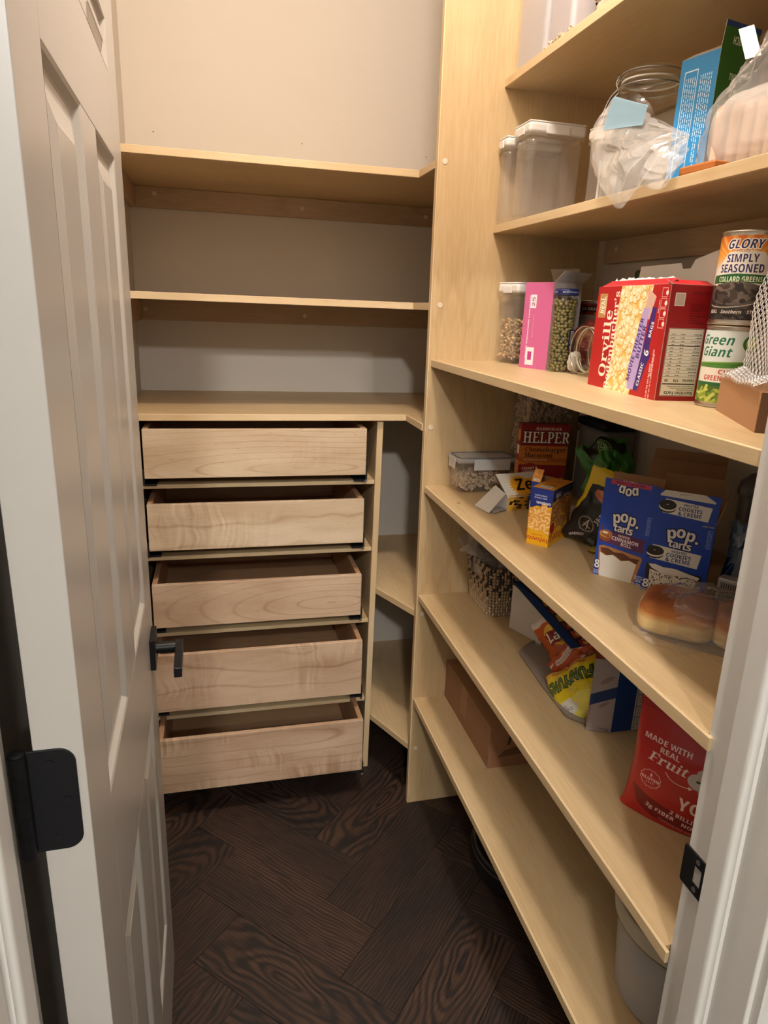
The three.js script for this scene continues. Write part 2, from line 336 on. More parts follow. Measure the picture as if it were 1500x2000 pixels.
// small nail holes left in the back wall above
{ const n = struct('wall_nail_holes'); for (const [x, y] of [[0.083, 2.06], [0.552, 2.066], [0.981, 2.061]]) part('nail_hole', (() => { const g = new THREE.CylinderGeometry(0.0018, 0.0018, 0.0008, 10); g.rotateX(Math.PI / 2); return g; })(), std({ color: lin(0.03, 0.02, 0.015), roughness: 0.9 }), n, [x, y, 0.0001]); }

// shelves along the right wall
function sideShelf(y, x, z1, label, mat, ou) {
  const s = thing('side_wall_shelf', label, 'shelf', [0, y, 0], 0, 'shelves along the right wall'), e = 0.006;
  part('board', board(x + e, -PT, ZP, W, 0, z1 + 0.003, 'z', 0.0008, ou, ou), mat, s);
  part('edge_strip', board(x, -PT, ZP, x + e, 0, z1 + 0.013, 'z', 0.0012, ou), M.edge, s);
}
sideShelf(2.1044, 0.962, 1.90, 'topmost narrow plywood shelf on the right, seen from below with its underside', M.birch2, 0.15);
sideShelf(1.772, 0.962, 1.90, 'narrow plywood shelf on the right holding the glass jar and clear canisters', M.birch, 0.35);
sideShelf(1.4297, 0.8137, 1.90, 'deep plywood shelf on the right holding the red popcorn carton', M.birch2, 0.55);
sideShelf(1.0798, 0.815, 1.90, 'deep plywood shelf on the right holding the blue toaster pastry cartons', M.birch, 0.75);
sideShelf(0.7444, 0.8164, 1.90, 'deep plywood shelf on the right holding the woven basket', M.birch2, 0.95);
sideShelf(0.3941, 0.8178, 1.90, 'lowest plywood shelf on the right holding the long brown cardboard box', M.birch, 1.15);
const capR = [];
cleat('wooden cleat on the right wall under the shelf with the glass jar', [[W - 0.019, 1.694, 0.728, W, 1.753, 1.90, 'z', 0.001]], [[W - 0.0195, 1.728, 0.79, 'x']]);
cleat('wooden cleat on the right wall under the topmost side shelf', [[W - 0.019, 2.026, 0.728, W, 2.0854, 1.90, 'z', 0.001]], []);
for (const [y, nm] of [[1.4107, 'popcorn carton'], [1.0608, 'pastry cartons'], [0.7254, 'woven basket'], [0.3751, 'long cardboard box']]) cleat('wooden cleat on the right wall under the shelf with the ' + nm, [[W - 0.019, y - 0.06, 0.728, W, y, 1.90, 'z', 0.001]], []);

// diagonal corner shelves between drawer unit and end panel
for (const [y, l] of [[0.684, 'upper corner shelf with a slanted front between drawer unit and end panel'], [0.211, 'lower corner shelf with a slanted front just above the floor in the corner']]) {
  const s = thing('corner_shelf', l, 'shelf', [0, y, 0], 0, 'slanted corner shelves'), xa = y > 0.5 ? 0.7355 : 0.7325, za = 0.519, zb = ZP - PT, xb = y > 0.5 ? 0.814 : 0.818;
  const L = Math.hypot(xb - xa, zb - za), nx = (zb - za) / L * 0.006, nz = -(xb - xa) / L * 0.006;
  part('board', plate([[xa, 0], [W, 0], [W, zb], [xb + nx, zb], [xa + nx, za + nz], [xa, za + nz]], -PT, 0, 'z', 0.3, 0.6), M.birch2, s);
  part('edge_strip', plate([[xa, za], [xa + nx, za + nz], [xb + nx, zb], [xb, zb]], -PT, 0, 'z'), M.edge, s);
}

// drawer unit
{
  const u = thing('drawer_unit', 'built-in unit of five open-topped maple drawers under the back counter shelf', 'drawer unit');
  const TOP = 1.233;
  const side = part('side_panel', board(-PT, 0.0, 0, 0, TOP, 0.511, 'y', 0.001, 0.4, 0.2), M.birch2, u, [0.7294, 0, 0]); side.rotation.z = -0.0085;
  const ed = part('edge_strip', board(-PT, 0.0, 0.511, 0, TOP, 0.517, 'y', 0.0014), M.edge, u, [0.7294, 0, 0]); ed.rotation.z = -0.0085;
  part('side_panel', board(0, 0, 0, PT, TOP, 0.517, 'y', 0.001, 0.1, 0.5), M.birch2, u);
  for (const [y, x] of [[1.0457, 0.718], [0.8251, 0.7155], [0.5748, 0.713], [0.2803, 0.7105]]) {
    part('divider_shelf', board(PT, y - 0.012, 0.02, x, y, 0.510, 'x', 0.0008, y, y), M.birch, u);
    part('edge_strip', board(PT, y - 0.012, 0.510, x, y, 0.516, 'x', 0.0008, y), M.edge, u);
  }
  const A = [212, 192, 164], Dk = [154, 120, 86], A2 = [206, 180, 152], D2 = [144, 108, 80];
  const fr = [maple(4, A, Dk, 0.48, 0.034, 0.35, 0.14, 0.016), maple(19, A, Dk, 0.1, 0.3, 1.3, 0.5, 0.07), maple(33, A2, D2, 0.58, 0.06, 0.2, 0.1, 0.02), maple(52, A2, D2, 0.45, 0.19, 1.0, 0.4, 0.06), maple(68, A2, D2, 0.3, 0.16, 1.7, 0.3, 0.03)];
  const shadedBoxWood = std({ map: birch(97, [188, 152, 116], [148, 108, 74]), roughness: 0.5 });  // same wood as the fronts, darkened for the shade inside the drawers
  [[1.0733, 1.213, 0.555, 0.681], [0.8552, 0.9953, 0.551, 0.680], [0.6103, 0.7493, 0.555, 0.6785], [0.3546, 0.5453, 0.608, 0.6765], [0.107, 0.2938, 0.667, 0.6745]].forEach(([y0, y1, z, x1], i) => {
    const d = sub('drawer', u), x0 = 0.048, t = 0.015, zb = z - 0.5; d.position.set(0, y0, 0);
    const h = y1 - y0; fr[i].offset.set(0, 0);
    const g = board(x0, 0, z - t, x1, h, z, 'x', 0.0012); { const uv = g.attributes.uv, p = g.attributes.position; for (let k = 0; k < uv.count; k++) uv.setXY(k, p.getX(k), p.getY(k) + 0.01); }
    part('drawer_front', g, std({ map: fr[i], roughness: 0.42 }), d);
    part('drawer_side', board(x0, 0, zb, x0 + t, h, z - t, 'z', 0.001), shadedBoxWood, d);
    part('drawer_side', board(x1 - t, 0, zb, x1, h, z - t, 'z', 0.001, 0.3), shadedBoxWood, d);
    part('drawer_back', board(x0 + t, 0, zb, x1 - t, h, zb + t, 'x', 0.001), shadedBoxWood, d);
    part('drawer_bottom', board(x0 + t, 0.012, zb + t, x1 - t, 0.018, z - t, 'x', 0.0005, 0.2, 0.4), shadedBoxWood, d);
    const rail = (x, s) => [board(x, -0.0265, zb + 0.02, x + s * 0.0075, 0.022, z - 0.008, 'z', 0.0006).translate(0, 0, 0)];
    part('slide', [board(x1 + 0.0005, -0.022, zb + 0.02, x1 + 0.006, 0.024, z - 0.006, 'z', 0.0006), board(x1 - 0.03, -0.0262, zb + 0.02, x1 + 0.006, -0.0205, z - 0.022, 'z', 0.0006)], M.darkSteel, d);
    part('slide', [board(x0 - 0.006, -0.022, zb + 0.02, x0 - 0.0005, 0.024, z - 0.006, 'z', 0.0006), board(x0 - 0.006, -0.0262, zb + 0.02, x0 + 0.03, -0.0205, z - 0.022, 'z', 0.0006)], M.darkSteel, d);
    part('roller', [-1].map(() => { const c = new THREE.CylinderGeometry(0.004, 0.004, 0.005, 14); c.rotateX(Math.PI / 2); c.translate(x1 + 0.002, -0.020, z - 0.006); return c; }), M.steel, d);
  });
}

// ---------------------------------------------------------------- lamps
function dome(name, label, at, r, color, glow, power, radius) {
  const l = thing(name, label, 'lamp', at);
  part('canopy', lathe([[0, 0], [r * 1.05, 0], [r * 1.08, -0.006], [r * 1.05, -0.02], [r * 0.9, -0.024], [0, -0.024]], 48), M.trim, l);
  const d = part('diffuser', lathe([[0, -0.085], [r * 0.4, -0.08], [r * 0.75, -0.062], [r * 0.96, -0.035], [r, -0.024]], 48), std({ color: lin(0.9, 0.88, 0.84), roughness: 0.6, emissive: lin(...color), emissiveIntensity: glow }), l);
  const p = new THREE.PointLight(lin(...color), power, 0, 2); p.position.set(at[0], at[1] - 0.10, at[2]); p.castShadow = true; p.shadow.radius = radius; p.name = numbered('lamp_light'); scene.add(p);
}
dome('ceiling_lamp', 'round pantry ceiling lamp with a frosted glass bowl', [LAMP.at[0], CEIL, LAMP.at[2]], 0.11, LAMP.color, 1.2, LAMP.power, LAMP.radius);
HALL.forEach((h, i) => dome("hall_ceiling_lamp", i ? "second round hall ceiling lamp further from the pantry door" : "round hall ceiling lamp nearer to the pantry door", [h.at[0], CEIL, h.at[2]], 0.12, HALL_COLOR, 1.2, h.power, 4));
// ---------------------------------------------------------------- packaging: prints and builders
function T(x, s, px, py, size, color, o = {}) {
  x.save(); x.translate(px, py); if (o.rot) x.rotate(o.rot); if (o.sx) x.scale(o.sx, o.sy || 1);
  x.font = (o.style || 'bold') + ' ' + size + 'px ' + (o.font || 'sans-serif'); x.textAlign = o.align || 'center'; x.textBaseline = 'middle'; x.lineJoin = 'round';
  if (o.stroke) { x.strokeStyle = o.stroke; x.lineWidth = o.lw || size * 0.12; x.strokeText(s, 0, 0); }
  x.fillStyle = color; x.fillText(s, 0, 0); x.restore();
}
function R(x, c, a, b, w, h) { x.fillStyle = c; x.fillRect(a, b, w, h); }
function blob(x, c, px, py, rx, ry = rx, rot = 0) { x.fillStyle = c; x.beginPath(); x.ellipse(px, py, rx, ry, rot, 0, 7); x.fill(); }
function poly(x, c, pts) { x.fillStyle = c; x.beginPath(); pts.forEach(([a, b], i) => i ? x.lineTo(a, b) : x.moveTo(a, b)); x.closePath(); x.fill(); }
function lines(x, c, px, py, w, n, gap, th, ragged = 0.5) { x.fillStyle = c; for (let i = 0; i < n; i++) { let q = px; const end = px + w * (1 - rnd() * ragged); while (q < end) { const l = rr(th * 1.5, th * 5); x.fillRect(q, py + i * gap, Math.min(l, end - q), th); q += l + th * 0.9; } } }
function barcode(x, px, py, w, h, c = '#111', vertical = false) { R(x, '#f3f1ec', px - 3, py - 3, w + 6, h + 6); let q = 0; const L = vertical ? h : w; while (q < L) { const b = rr(1.2, 3.6); if (vertical) R(x, c, px, py + q, w, Math.min(b, L - q)); else R(x, c, px + q, py, Math.min(b, L - q), h); q += b + rr(1.2, 3.2); } }
function facts(x, px, py, w, h, flip) {           // a nutrition table
  x.save(); if (flip) { x.translate(px + w / 2, py + h / 2); x.rotate(Math.PI); x.translate(-px - w / 2, -py - h / 2); }
  R(x, '#e9e4d8', px, py, w, h); x.strokeStyle = '#1b1815'; x.lineWidth = 2; x.strokeRect(px + 3, py + 3, w - 6, h - 6);
  T(x, 'Nutrition Facts', px + 10, py + h * 0.045, w * 0.115, '#1b1815', { align: 'left' });
  lines(x, '#4b463f', px + 10, py + h * 0.09, w * 0.8, 3, h * 0.026, 3); R(x, '#1b1815', px + 8, py + h * 0.175, w - 16, h * 0.015);
  T(x, 'Calories', px + 10, py + h * 0.235, w * 0.09, '#1b1815', { align: 'left' }); T(x, '170', px + w * 0.58, py + h * 0.235, w * 0.1, '#1b1815'); T(x, '30', px + w * 0.86, py + h * 0.235, w * 0.1, '#1b1815');
  for (let i = 0; i < 13; i++) { const y = py + h * (0.29 + i * 0.05); R(x, '#58524a', px + 8, y, w - 16, 1.4); lines(x, '#3f3a34', px + 10, y + h * 0.017, w * 0.3, 1, 1, 3.4); lines(x, '#3f3a34', px + w * 0.52, y + h * 0.017, w * 0.16, 1, 1, 3.4); lines(x, '#3f3a34', px + w * 0.8, y + h * 0.017, w * 0.12, 1, 1, 3.4); if (i === 9) R(x, '#1b1815', px + 8, y, w - 16, h * 0.012); }
  x.restore();
}
const pm = (w, h, draw, rough = 0.5, extra = {}) => std({ map: canvas(w, h, draw), roughness: rough, ...extra });
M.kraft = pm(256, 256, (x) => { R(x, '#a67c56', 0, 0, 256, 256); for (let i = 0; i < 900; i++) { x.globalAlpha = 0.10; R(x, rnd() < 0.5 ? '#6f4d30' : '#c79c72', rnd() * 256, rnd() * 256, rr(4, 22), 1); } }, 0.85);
M.whiteCard = std({ color: lin(0.56, 0.52, 0.47), roughness: 0.7 });
M.greyCard = std({ color: lin(0.32, 0.26, 0.2), roughness: 0.85 });
M.white = phy({ color: lin(0.66, 0.64, 0.6), roughness: 0.35, clearcoat: 0.2 });
M.tin = std({ color: lin(0.55, 0.5, 0.42), roughness: 0.28, metalness: 0.95 });
M.clear = phy({ color: lin(0.95, 0.94, 0.92), roughness: 0.035, transmission: 0.93, thickness: 0, ior: 1.45, specularIntensity: 0.9 });
M.glass = phy({ color: lin(0.95, 0.965, 0.95), roughness: 0.02, transmission: 1, thickness: 0, ior: 1.5 });
M.frost = phy({ color: lin(0.9, 0.89, 0.9), roughness: 0.45, transmission: 0.75, thickness: 0, ior: 1.4 });
M.crumple = computed(384, 384, 1, 1, (u, v) => { const a = Math.abs(fbm(u * 4, v * 4, 3, 2) - 0.5), b = Math.abs(fbm(u * 7 + 4, v * 5, 8, 2) - 0.5); const k = 255 * Math.sqrt(clamp(Math.min(a * 3.5, b * 4))); return [k, k, k]; }, false); M.crumple.repeat.set(1, 1);
M.film = phy({ color: lin(0.95, 0.94, 0.92), bumpMap: M.crumple, bumpScale: 0.005, roughness: 0.07, transmission: 0.90, thickness: 0, ior: 1.5, specularIntensity: 1 });
M.milky = phy({ color: lin(0.9, 0.84, 0.78), roughness: 0.22, transmission: 0.62, thickness: 0, ior: 1.5 });

// carton of separate card panels; origin at the front lower left corner, x to the right, the front looks along +z
const CT = 0.0009;
function panel(name, w, h, out, inn, parent, at, rot, t = CT) { const m = part(name, new THREE.BoxGeometry(w, h, t), [inn, inn, inn, inn, out, inn], parent, at, rot); return m; }
function carton(name, label, cat, o) {
  const t = thing(name, label, cat, o.at, (o.ang || 0) * Math.PI / 180, o.group), { w, h, d } = o, inn = o.inside || M.kraft, P = Math.PI / 2;
  if (o.tilt) { t.rotation.order = 'YXZ'; t.rotation.x = o.tilt[0]; t.rotation.z = o.tilt[1]; }
  panel('front_panel', w, h, o.front, inn, t, [w / 2, h / 2, -CT / 2]);
  panel('side_panel', d - 2 * CT, h, o.side, inn, t, [w - CT / 2, h / 2, -d / 2], [0, P, 0]);
  panel('side_panel', d - 2 * CT, h, o.left || o.side, inn, t, [CT / 2, h / 2, -d / 2], [0, -P, 0]);
  panel('back_panel', w, h, o.back || o.front, inn, t, [w / 2, h / 2, -d + CT / 2], [0, Math.PI, 0]);
  panel('bottom_panel', w - 2 * CT, d - 2 * CT, inn, inn, t, [w / 2, CT / 2, -d / 2], [P, 0, 0]);
  if (o.top) panel('top_panel', w - 2 * CT, d - 2 * CT, o.top, inn, t, [w / 2, h - CT / 2, -d / 2], [-P, 0, 0]);
  for (const f of o.flaps || []) {                 // [edge, length, angle from upright (outwards +), outside, label, inset]
    const [e, len, a, mat, lab, ins = 0] = f, g = sub('flap_fold', t), L = e === 'front' || e === 'back' ? w : d;
    g.position.set(e === 'left' ? CT / 2 : e === 'right' ? w - CT / 2 : w / 2, h, e === 'front' ? -CT / 2 : e === 'back' ? -d + CT / 2 : -d / 2);
    g.rotation.order = 'YXZ'; g.rotation.y = e === 'front' ? 0 : e === 'back' ? Math.PI : e === 'right' ? P : -P; g.rotation.x = a * Math.PI / 180; g.name = 'flap';
    if (lab) g.userData.label = lab;
    const m = panel('flap_board', L - 2 * ins, len, mat, inn, g, [0, len / 2, 0]);
  }
  return t;
}
// puffed bag of film: two crimped faces
function bagGeo(w, h, t, s, wr = 0.004, nu = 30, nv = 36, taper = 0) {
  const side = (sg) => sheet((u, v) => {
    const e = Math.pow(Math.max(0, Math.sin(Math.PI * u)), 0.55) * Math.pow(Math.max(0, Math.sin(Math.PI * v)), 0.5);
    const k = 1 - 0.08 * Math.sin(Math.PI * v) - taper * v;
    const n = (fbm(u * 5 + s, v * 6, s, 3) - 0.5) * 2 * wr + Math.abs(Math.sin((u * 3 + v * 2 + fbm(u * 3, v * 3, s + 9, 2) * 2.4) * 3.1)) * wr * 0.7;
    return [(u - 0.5) * w * k + (fbm(v * 5, 1, s, 2) - 0.5) * wr * 2, (v - 0.5) * h + (fbm(u * 6, 2, s + 3, 2) - 0.5) * wr * 2.4, sg * (t / 2 * e + n * e)];
  }, nu, nv);
  const f = side(1), b = side(-1); const ix = b.index.array; for (let i = 0; i < ix.length; i += 3) { const q = ix[i]; ix[i] = ix[i + 1]; ix[i + 1] = q; } b.computeVertexNormals();
  return merge([f, b]);
}
function instanced(name, geo, mat, mats, label, cat) {
  const m = new THREE.InstancedMesh(geo, mat, mats.length); mats.forEach((k, i) => m.setMatrixAt(i, k)); m.name = name; m.castShadow = m.receiveShadow = true;
  m.userData = { label, category: cat, kind: 'stuff' }; scene.add(m); return m;
}
const pose = (x, y, z, s = 1) => new THREE.Matrix4().compose(new THREE.Vector3(x, y, z), new THREE.Quaternion().setFromEuler(new THREE.Euler(rr(0, 6.3), rr(0, 6.3), rr(0, 6.3))), new THREE.Vector3(s, s, s));
function popcorn(x, px, py, w, h, n) { for (let i = 0; i < n; i++) { const a = px + rnd() * w, b = py + rnd() * h, r = rr(14, 30); blob(x, '#c98f3a', a + 3, b + 4, r); blob(x, '#f2d795', a, b, r); for (let k = 0; k < 3; k++) blob(x, ['#fbeec4', '#f7e3a8', '#fdf5da'][k], a + rr(-r, r) * 0.6, b + rr(-r, r) * 0.6, r * rr(0.4, 0.65)); if (rnd() < 0.2) blob(x, '#b0641c', a + 2, b + 2, 3); } }
function macaroni(x, px, py, w, h, n, c, z = 1) { x.lineCap = 'round'; for (let i = 0; i < n; i++) { const a = px + rnd() * w, b = py + rnd() * h, r = rr(16, 26) * z, q = rnd() * 6; for (const [cc, lw, o] of [[c[0], 22, 3], [c[1], 18, 0], [c[2], 7, -3]]) { x.strokeStyle = cc; x.lineWidth = lw * z; x.beginPath(); x.arc(a + o, b + o, r, q, q + 2.2); x.stroke(); } } }
const pr = {};
pr.orvFront = pm(760, 590, (x, w, h) => {
  R(x, '#b3161b', 0, 0, w, h); x.save(); x.beginPath(); x.moveTo(275, 0); x.bezierCurveTo(240, 200, 290, 330, 215, h); x.lineTo(500, h); x.lineTo(600, 0); x.closePath(); x.clip(); R(x, '#e8bd63', 0, 0, w, h); popcorn(x, 190, -10, 430, h + 20, 330); x.restore();
  poly(x, '#d9b3a2', [[560, 20], [640, 60], [600, 180], [545, 160]]);
  R(x, '#b98a55', 28, 40, 92, 140); const vt = (s, px, py, z, c, o = {}) => T(x, s, px, py, z, c, { rot: -Math.PI / 2, ...o });
  vt('ONLY', 52, 108, 34, '#f6ead2'); vt('REAL', 80, 108, 42, '#fff6e2'); vt('INGREDIENTS', 106, 108, 17, '#f6ead2');
  poly(x, '#a81016', [[120, 470], [150, 330], [215, 330], [215, 560], [160, 560]]);
  vt('Orville', 162, 330, 112, '#fff3df', { font: 'serif', align: 'center' }); vt('Redenbacher\u2019s', 232, 310, 76, '#fff3df', { font: 'serif' }); vt('GOURMET\u00ae POPPING CORN', 268, 250, 15, '#f7d9b0');
  poly(x, '#b6a3da', [[470, 560], [452, 440], [535, 120], [590, 120], [560, 560]]); poly(x, '#3a2377', [[535, 560], [620, 110], [660, 120], [640, 330], [662, 370], [630, 420], [582, 560]]);
  T(x, 'MOVIE THEATER', 500, 345, 46, '#3a2377', { rot: -Math.PI / 2 + 0.2 }); T(x, 'BUTTER', 552, 300, 50, '#3a2377', { rot: -Math.PI / 2 + 0.2 });
  T(x, 'CLASSIC', 584, 470, 34, '#fff', { rot: -Math.PI / 2 + 0.2 }); T(x, '6', 618, 352, 62, '#fff', { rot: -Math.PI / 2 + 0.2 }); T(x, 'BAGS', 634, 230, 34, '#fff', { rot: -Math.PI / 2 + 0.2 });
  x.strokeStyle = '#f3d6cd'; x.lineWidth = 3; for (let k = 0; k < 4; k++) { x.strokeRect(690, 18 + k * 52, 46, 44); blob(x, '#f6e9e2', 734, 42 + k * 52, 12); } vt('PER 2 TBSP', 676, 110, 13, '#f3d6cd');
  vt('MICROWAVE (K)D', 690, 400, 17, '#f7e4dc'); vt('6-3.29 OZ (93.3g) BAGS', 672, 500, 18, '#f7e4dc'); vt('NET WT 19.74 OZ (1.23 LB) 559.8g', 696, 470, 15, '#f7e4dc');
});
pr.orvSide = pm(256, 590, (x, w, h) => { R(x, '#9c1518', 0, 0, w, h); facts(x, 22, 215, 212, 350, true); lines(x, '#5f0d10', 130, 90, 100, 9, 12, 4); R(x, '#e8ddd0', 30, 40, 60, 66); R(x, '#cbbfb2', 36, 46, 48, 54); T(x, 'RECYCLED', 178, 40, 20, '#5f0d10', { rot: Math.PI }); T(x, 'Popcorn', 180, 120, 22, '#7a1014', { rot: Math.PI }); });
pr.orvTop = std({ color: lin(0.55, 0.02, 0.025), roughness: 0.5 });
pr.pink = pm(300, 400, (x, w, h) => { R(x, '#c4628f', 0, 0, w, h); R(x, '#f0dfe6', 70, 56, 60, 62); T(x, '25', 100, 88, 42, '#7d5866', { rot: -Math.PI / 2, style: '' }); T(x, 'Sweet Homemade Lemonade', 62, 205, 21, '#f7dfe9', { rot: -Math.PI / 2, style: '' }); lines(x, '#f0c6d8', 110, 150, 16, 12, 9, 2); R(x, '#efe3e6', 62, 300, 90, 84); R(x, '#b83a83', 84, 320, 44, 40); });
pr.pinkSide = pm(420, 400, (x, w, h) => { R(x, '#b7aca4', 0, 0, w, h); barcode(x, 22, 90, 66, 104, '#222', true); for (let k = 0; k < 4; k++) R(x, '#4a4542', 148, 92 + k * 42, 16, 18); x.save(); x.rotate(Math.PI / 2); lines(x, '#8d837c', 60, -240, 130, 5, 14, 3); x.restore(); T(x, 'Sweet or Spicy', 318, 150, 30, '#3c3735', { rot: Math.PI / 2 }); R(x, '#6d1e28', 120, 262, 170, 138); });
pr.helper = pm(380, 600, (x, w, h) => {
  R(x, '#8a1a14', 0, 0, w, h); R(x, '#c9762a', 0, 168, w, 150); R(x, '#b2601f', 0, 262, w, 32); T(x, 'HAMBURGER', 215, 34, 30, '#f1dfc8', { font: 'serif' }); T(x, 'HELPER', 200, 102, 98, '#f2ead9', { font: 'serif', stroke: '#3b0806', lw: 10, sx: 0.92, sy: 1.25 });
  T(x, 'Cheeseburger', 40, 198, 47, '#2a0f08', { font: 'serif', align: 'left' }); T(x, 'Macaroni', 40, 242, 47, '#2a0f08', { font: 'serif', align: 'left' }); T(x, 'EASY WEEKNIGHT DINNER', 130, 278, 15, '#f0d3a8');
  macaroni(x, 0, 420, w, 180, 70, ['#5b2a0f', '#a8642b', '#d79a57']); blob(x, '#a3261a', 92, 370, 72, 66); T(x, 'CREAMY &', 92, 346, 26, '#f2e3cc', { rot: -0.08 }); T(x, 'CHEESY', 92, 374, 30, '#f2e3cc', { rot: -0.08 }); T(x, 'SAUCE', 92, 402, 20, '#f2e3cc', { rot: -0.08 });
});
pr.helperSide = pm(128, 600, (x, w, h) => { R(x, '#8a1a14', 0, 0, w, h); R(x, '#c9762a', 0, 290, w, 310); blob(x, '#d98a3a', 64, 90, 48); T(x, 'Macaroni', 64, 450, 58, '#3a140a', { rot: -Math.PI / 2, font: 'serif' }); R(x, '#e9dccb', 18, 170, 90, 70); });
pr.velFront = pm(240, 600, (x, w, h) => {
  R(x, '#efb212', 0, 0, w, h); x.save(); x.translate(w, h); x.rotate(Math.PI); R(x, '#1d2f7e', 0, 430, w, 170); poly(x, '#1d2f7e', [[0, 430], [80, 405], [160, 418], [w, 380], [w, 460], [0, 460]]);
  T(x, 'Velveeta', 118, 66, 58, '#c21d16', { font: 'serif', style: 'italic bold' }); T(x, 'SHELLS & CHEESE', 130, 112, 15, '#c21d16'); macaroni(x, 10, 190, w - 20, 210, 40, ['#d98a2e', '#f0b45c', '#fbd996'], 1.7);
  T(x, 'ORIGINAL', 96, 452, 34, '#fff'); T(x, 'SHELL PASTA &', 130, 500, 20, '#dfe4f3'); T(x, 'CHEESE SAUCE', 130, 526, 20, '#dfe4f3'); x.restore();
});
pr.velSide = pm(560, 600, (x, w, h) => {
  R(x, '#d89b18', 0, 0, w, h); x.save(); x.translate(w, h); x.rotate(Math.PI); R(x, '#1b2350', 0, 470, w, 130); macaroni(x, 0, 190, w, 270, 90, ['#6b3b17', '#9a6330', '#bd8a50'], 1.6);
  T(x, 'Velveeta', 300, 80, 130, '#a3180f', { font: 'serif', style: 'italic bold' }); blob(x, '#9c1512', 490, 190, 62, 58, 0.6); T(x, 'ORIGINAL', 180, 500, 36, '#c9cbd6'); T(x, 'OVER', 400, 530, 60, '#c9cbd6'); x.restore();
});
pr.velTop = pm(240, 560, (x, w, h) => { R(x, '#c98425', 0, 0, w, h); R(x, '#8d8577', 40, 420, 150, 90); barcode(x, 50, 428, 130, 74, '#4a4338'); T(x, 'BEST', 120, 350, 64, '#2a1c10', { rot: 0.05 }); for (let i = 0; i < 12; i++) blob(x, '#b5581c', 120 + rr(-50, 50), 180 + rr(-70, 50), 18, 8, rnd() * 3); });
function popBase(x, w, h) { R(x, '#1540a8', 0, 0, w, h); }
function popLogo(x, cx, cy, s, rot) {
  x.save(); x.translate(cx, cy); if (rot) x.rotate(rot); const L = [['p', -72, 6, -0.16], ['o', -4, -10, 0], ['p', 66, 6, 0.12], ['.', 116, 20, 0.1]];
  for (const pass of [0, 1]) { for (const [c, a, b, r] of L) T(x, c, a * s, b * s, 128 * s, '#efe9df', { rot: r, ...(pass ? {} : { stroke: '#0b1f5c', lw: 22 * s }) }); [['t', -66, 88, 0.1], ['a', -30, 92, -0.05], ['r', 6, 94, 0.02], ['t', 34, 96, 0.08], ['s', 66, 98, 0.05]].forEach(([c, a, b, r]) => T(x, c, a * s, b * s, 84 * s, '#efe9df', { rot: r, ...(pass ? {} : { stroke: '#0b1f5c', lw: 20 * s }) })); }
  x.restore();
}
function creme(x, px, py, r) { blob(x, '#17110f', px, py + r * 0.36, r, r * 0.62); blob(x, '#efe6d8', px, py + r * 0.2, r * 1.02, r * 0.6); blob(x, '#1e1613', px, py, r, r * 0.6); for (let i = 0; i < 26; i++) blob(x, '#4c3d37', px + rr(-0.8, 0.8) * r, py + rr(-0.42, 0.42) * r, 1.6); blob(x, '#b9aca0', px - 2, py - 2, r * 0.12, r * 0.06); }
function tallyIcons(x, px, py) { x.strokeStyle = '#8fa6d8'; x.lineWidth = 3; for (let k = 0; k < 4; k++) { x.strokeRect(px, py + k * 36, 26, 28); lines(x, '#b9c6e6', px + 4, py + 6 + k * 36, 18, 3, 7, 2); } }
function cookieTag(x, px, py, s) { poly(x, '#e3ded4', [[px + 30 * s, py], [px + 330 * s, py + 22 * s], [px + 316 * s, py + 120 * s], [px + 22 * s, py + 98 * s]]); T(x, 'FROSTED', px + 196 * s, py + 30 * s, 22 * s, '#1c3a86'); T(x, 'COOKIES', px + 196 * s, py + 58 * s, 36 * s, '#1c3a86'); T(x, '& CR\u00c8ME', px + 196 * s, py + 90 * s, 36 * s, '#1c3a86'); creme(x, px + 48 * s, py + 42 * s, 56 * s); }
pr.popA = pm(430, 590, (x, w, h) => {
  popBase(x, w, h); popLogo(x, 205, 100, 0.95); tallyIcons(x, 388, 60); poly(x, '#5a2350', [[24, 216], [390, 236], [386, 342], [22, 312]]); T(x, 'FROSTED', 220, 246, 24, '#efe6df', { rot: 0.05 }); T(x, 'CINNAMON', 232, 276, 40, '#efe6df', { rot: 0.05 }); T(x, 'ROLL', 246, 308, 38, '#efe6df', { rot: 0.05 });
  blob(x, '#8a4a22', 66, 270, 54, 38); blob(x, '#c98648', 66, 248, 54, 32); x.strokeStyle = '#7d3f1c'; x.lineWidth = 7; x.beginPath(); for (let a = 0; a < 14; a += 0.2) x.lineTo(66 + Math.cos(a) * (6 + a * 2.8), 246 + Math.sin(a) * (4 + a * 1.5)); x.stroke(); blob(x, '#efd9b8', 60, 238, 26, 10); R(x, '#6b3418', 24, 178, 14, 50);
  poly(x, '#b07a4c', [[20, 352], [60, 340], [380, 372], [392, 392], [352, 590], [46, 590]]); poly(x, '#5b2f16', [[38, 366], [100, 356], [160, 380], [230, 372], [300, 396], [372, 392], [352, 440], [300, 420], [230, 436], [170, 404], [110, 420], [50, 396]]); poly(x, '#e4ded2', [[36, 400], [90, 420], [150, 402], [220, 436], [290, 418], [352, 436], [326, 590], [56, 590]]);
  T(x, '8', 26, 500, 92, '#f1ede4', { stroke: '#0b1f5c', lw: 8 }); lines(x, '#d9e0f2', 4, 548, 90, 4, 9, 4, 0.2); T(x, '\u2605 \u2605 \u2605', 384, 508, 18, '#e8ebf5'); T(x, 'PROUDLY', 384, 524, 15, '#e8ebf5'); T(x, 'BAKED IN', 384, 540, 15, '#e8ebf5'); T(x, 'USA', 384, 560, 26, '#f1ede4'); T(x, 'NET WT 13.5 OZ (384g)', 330, 582, 15, '#e8ebf5');
});
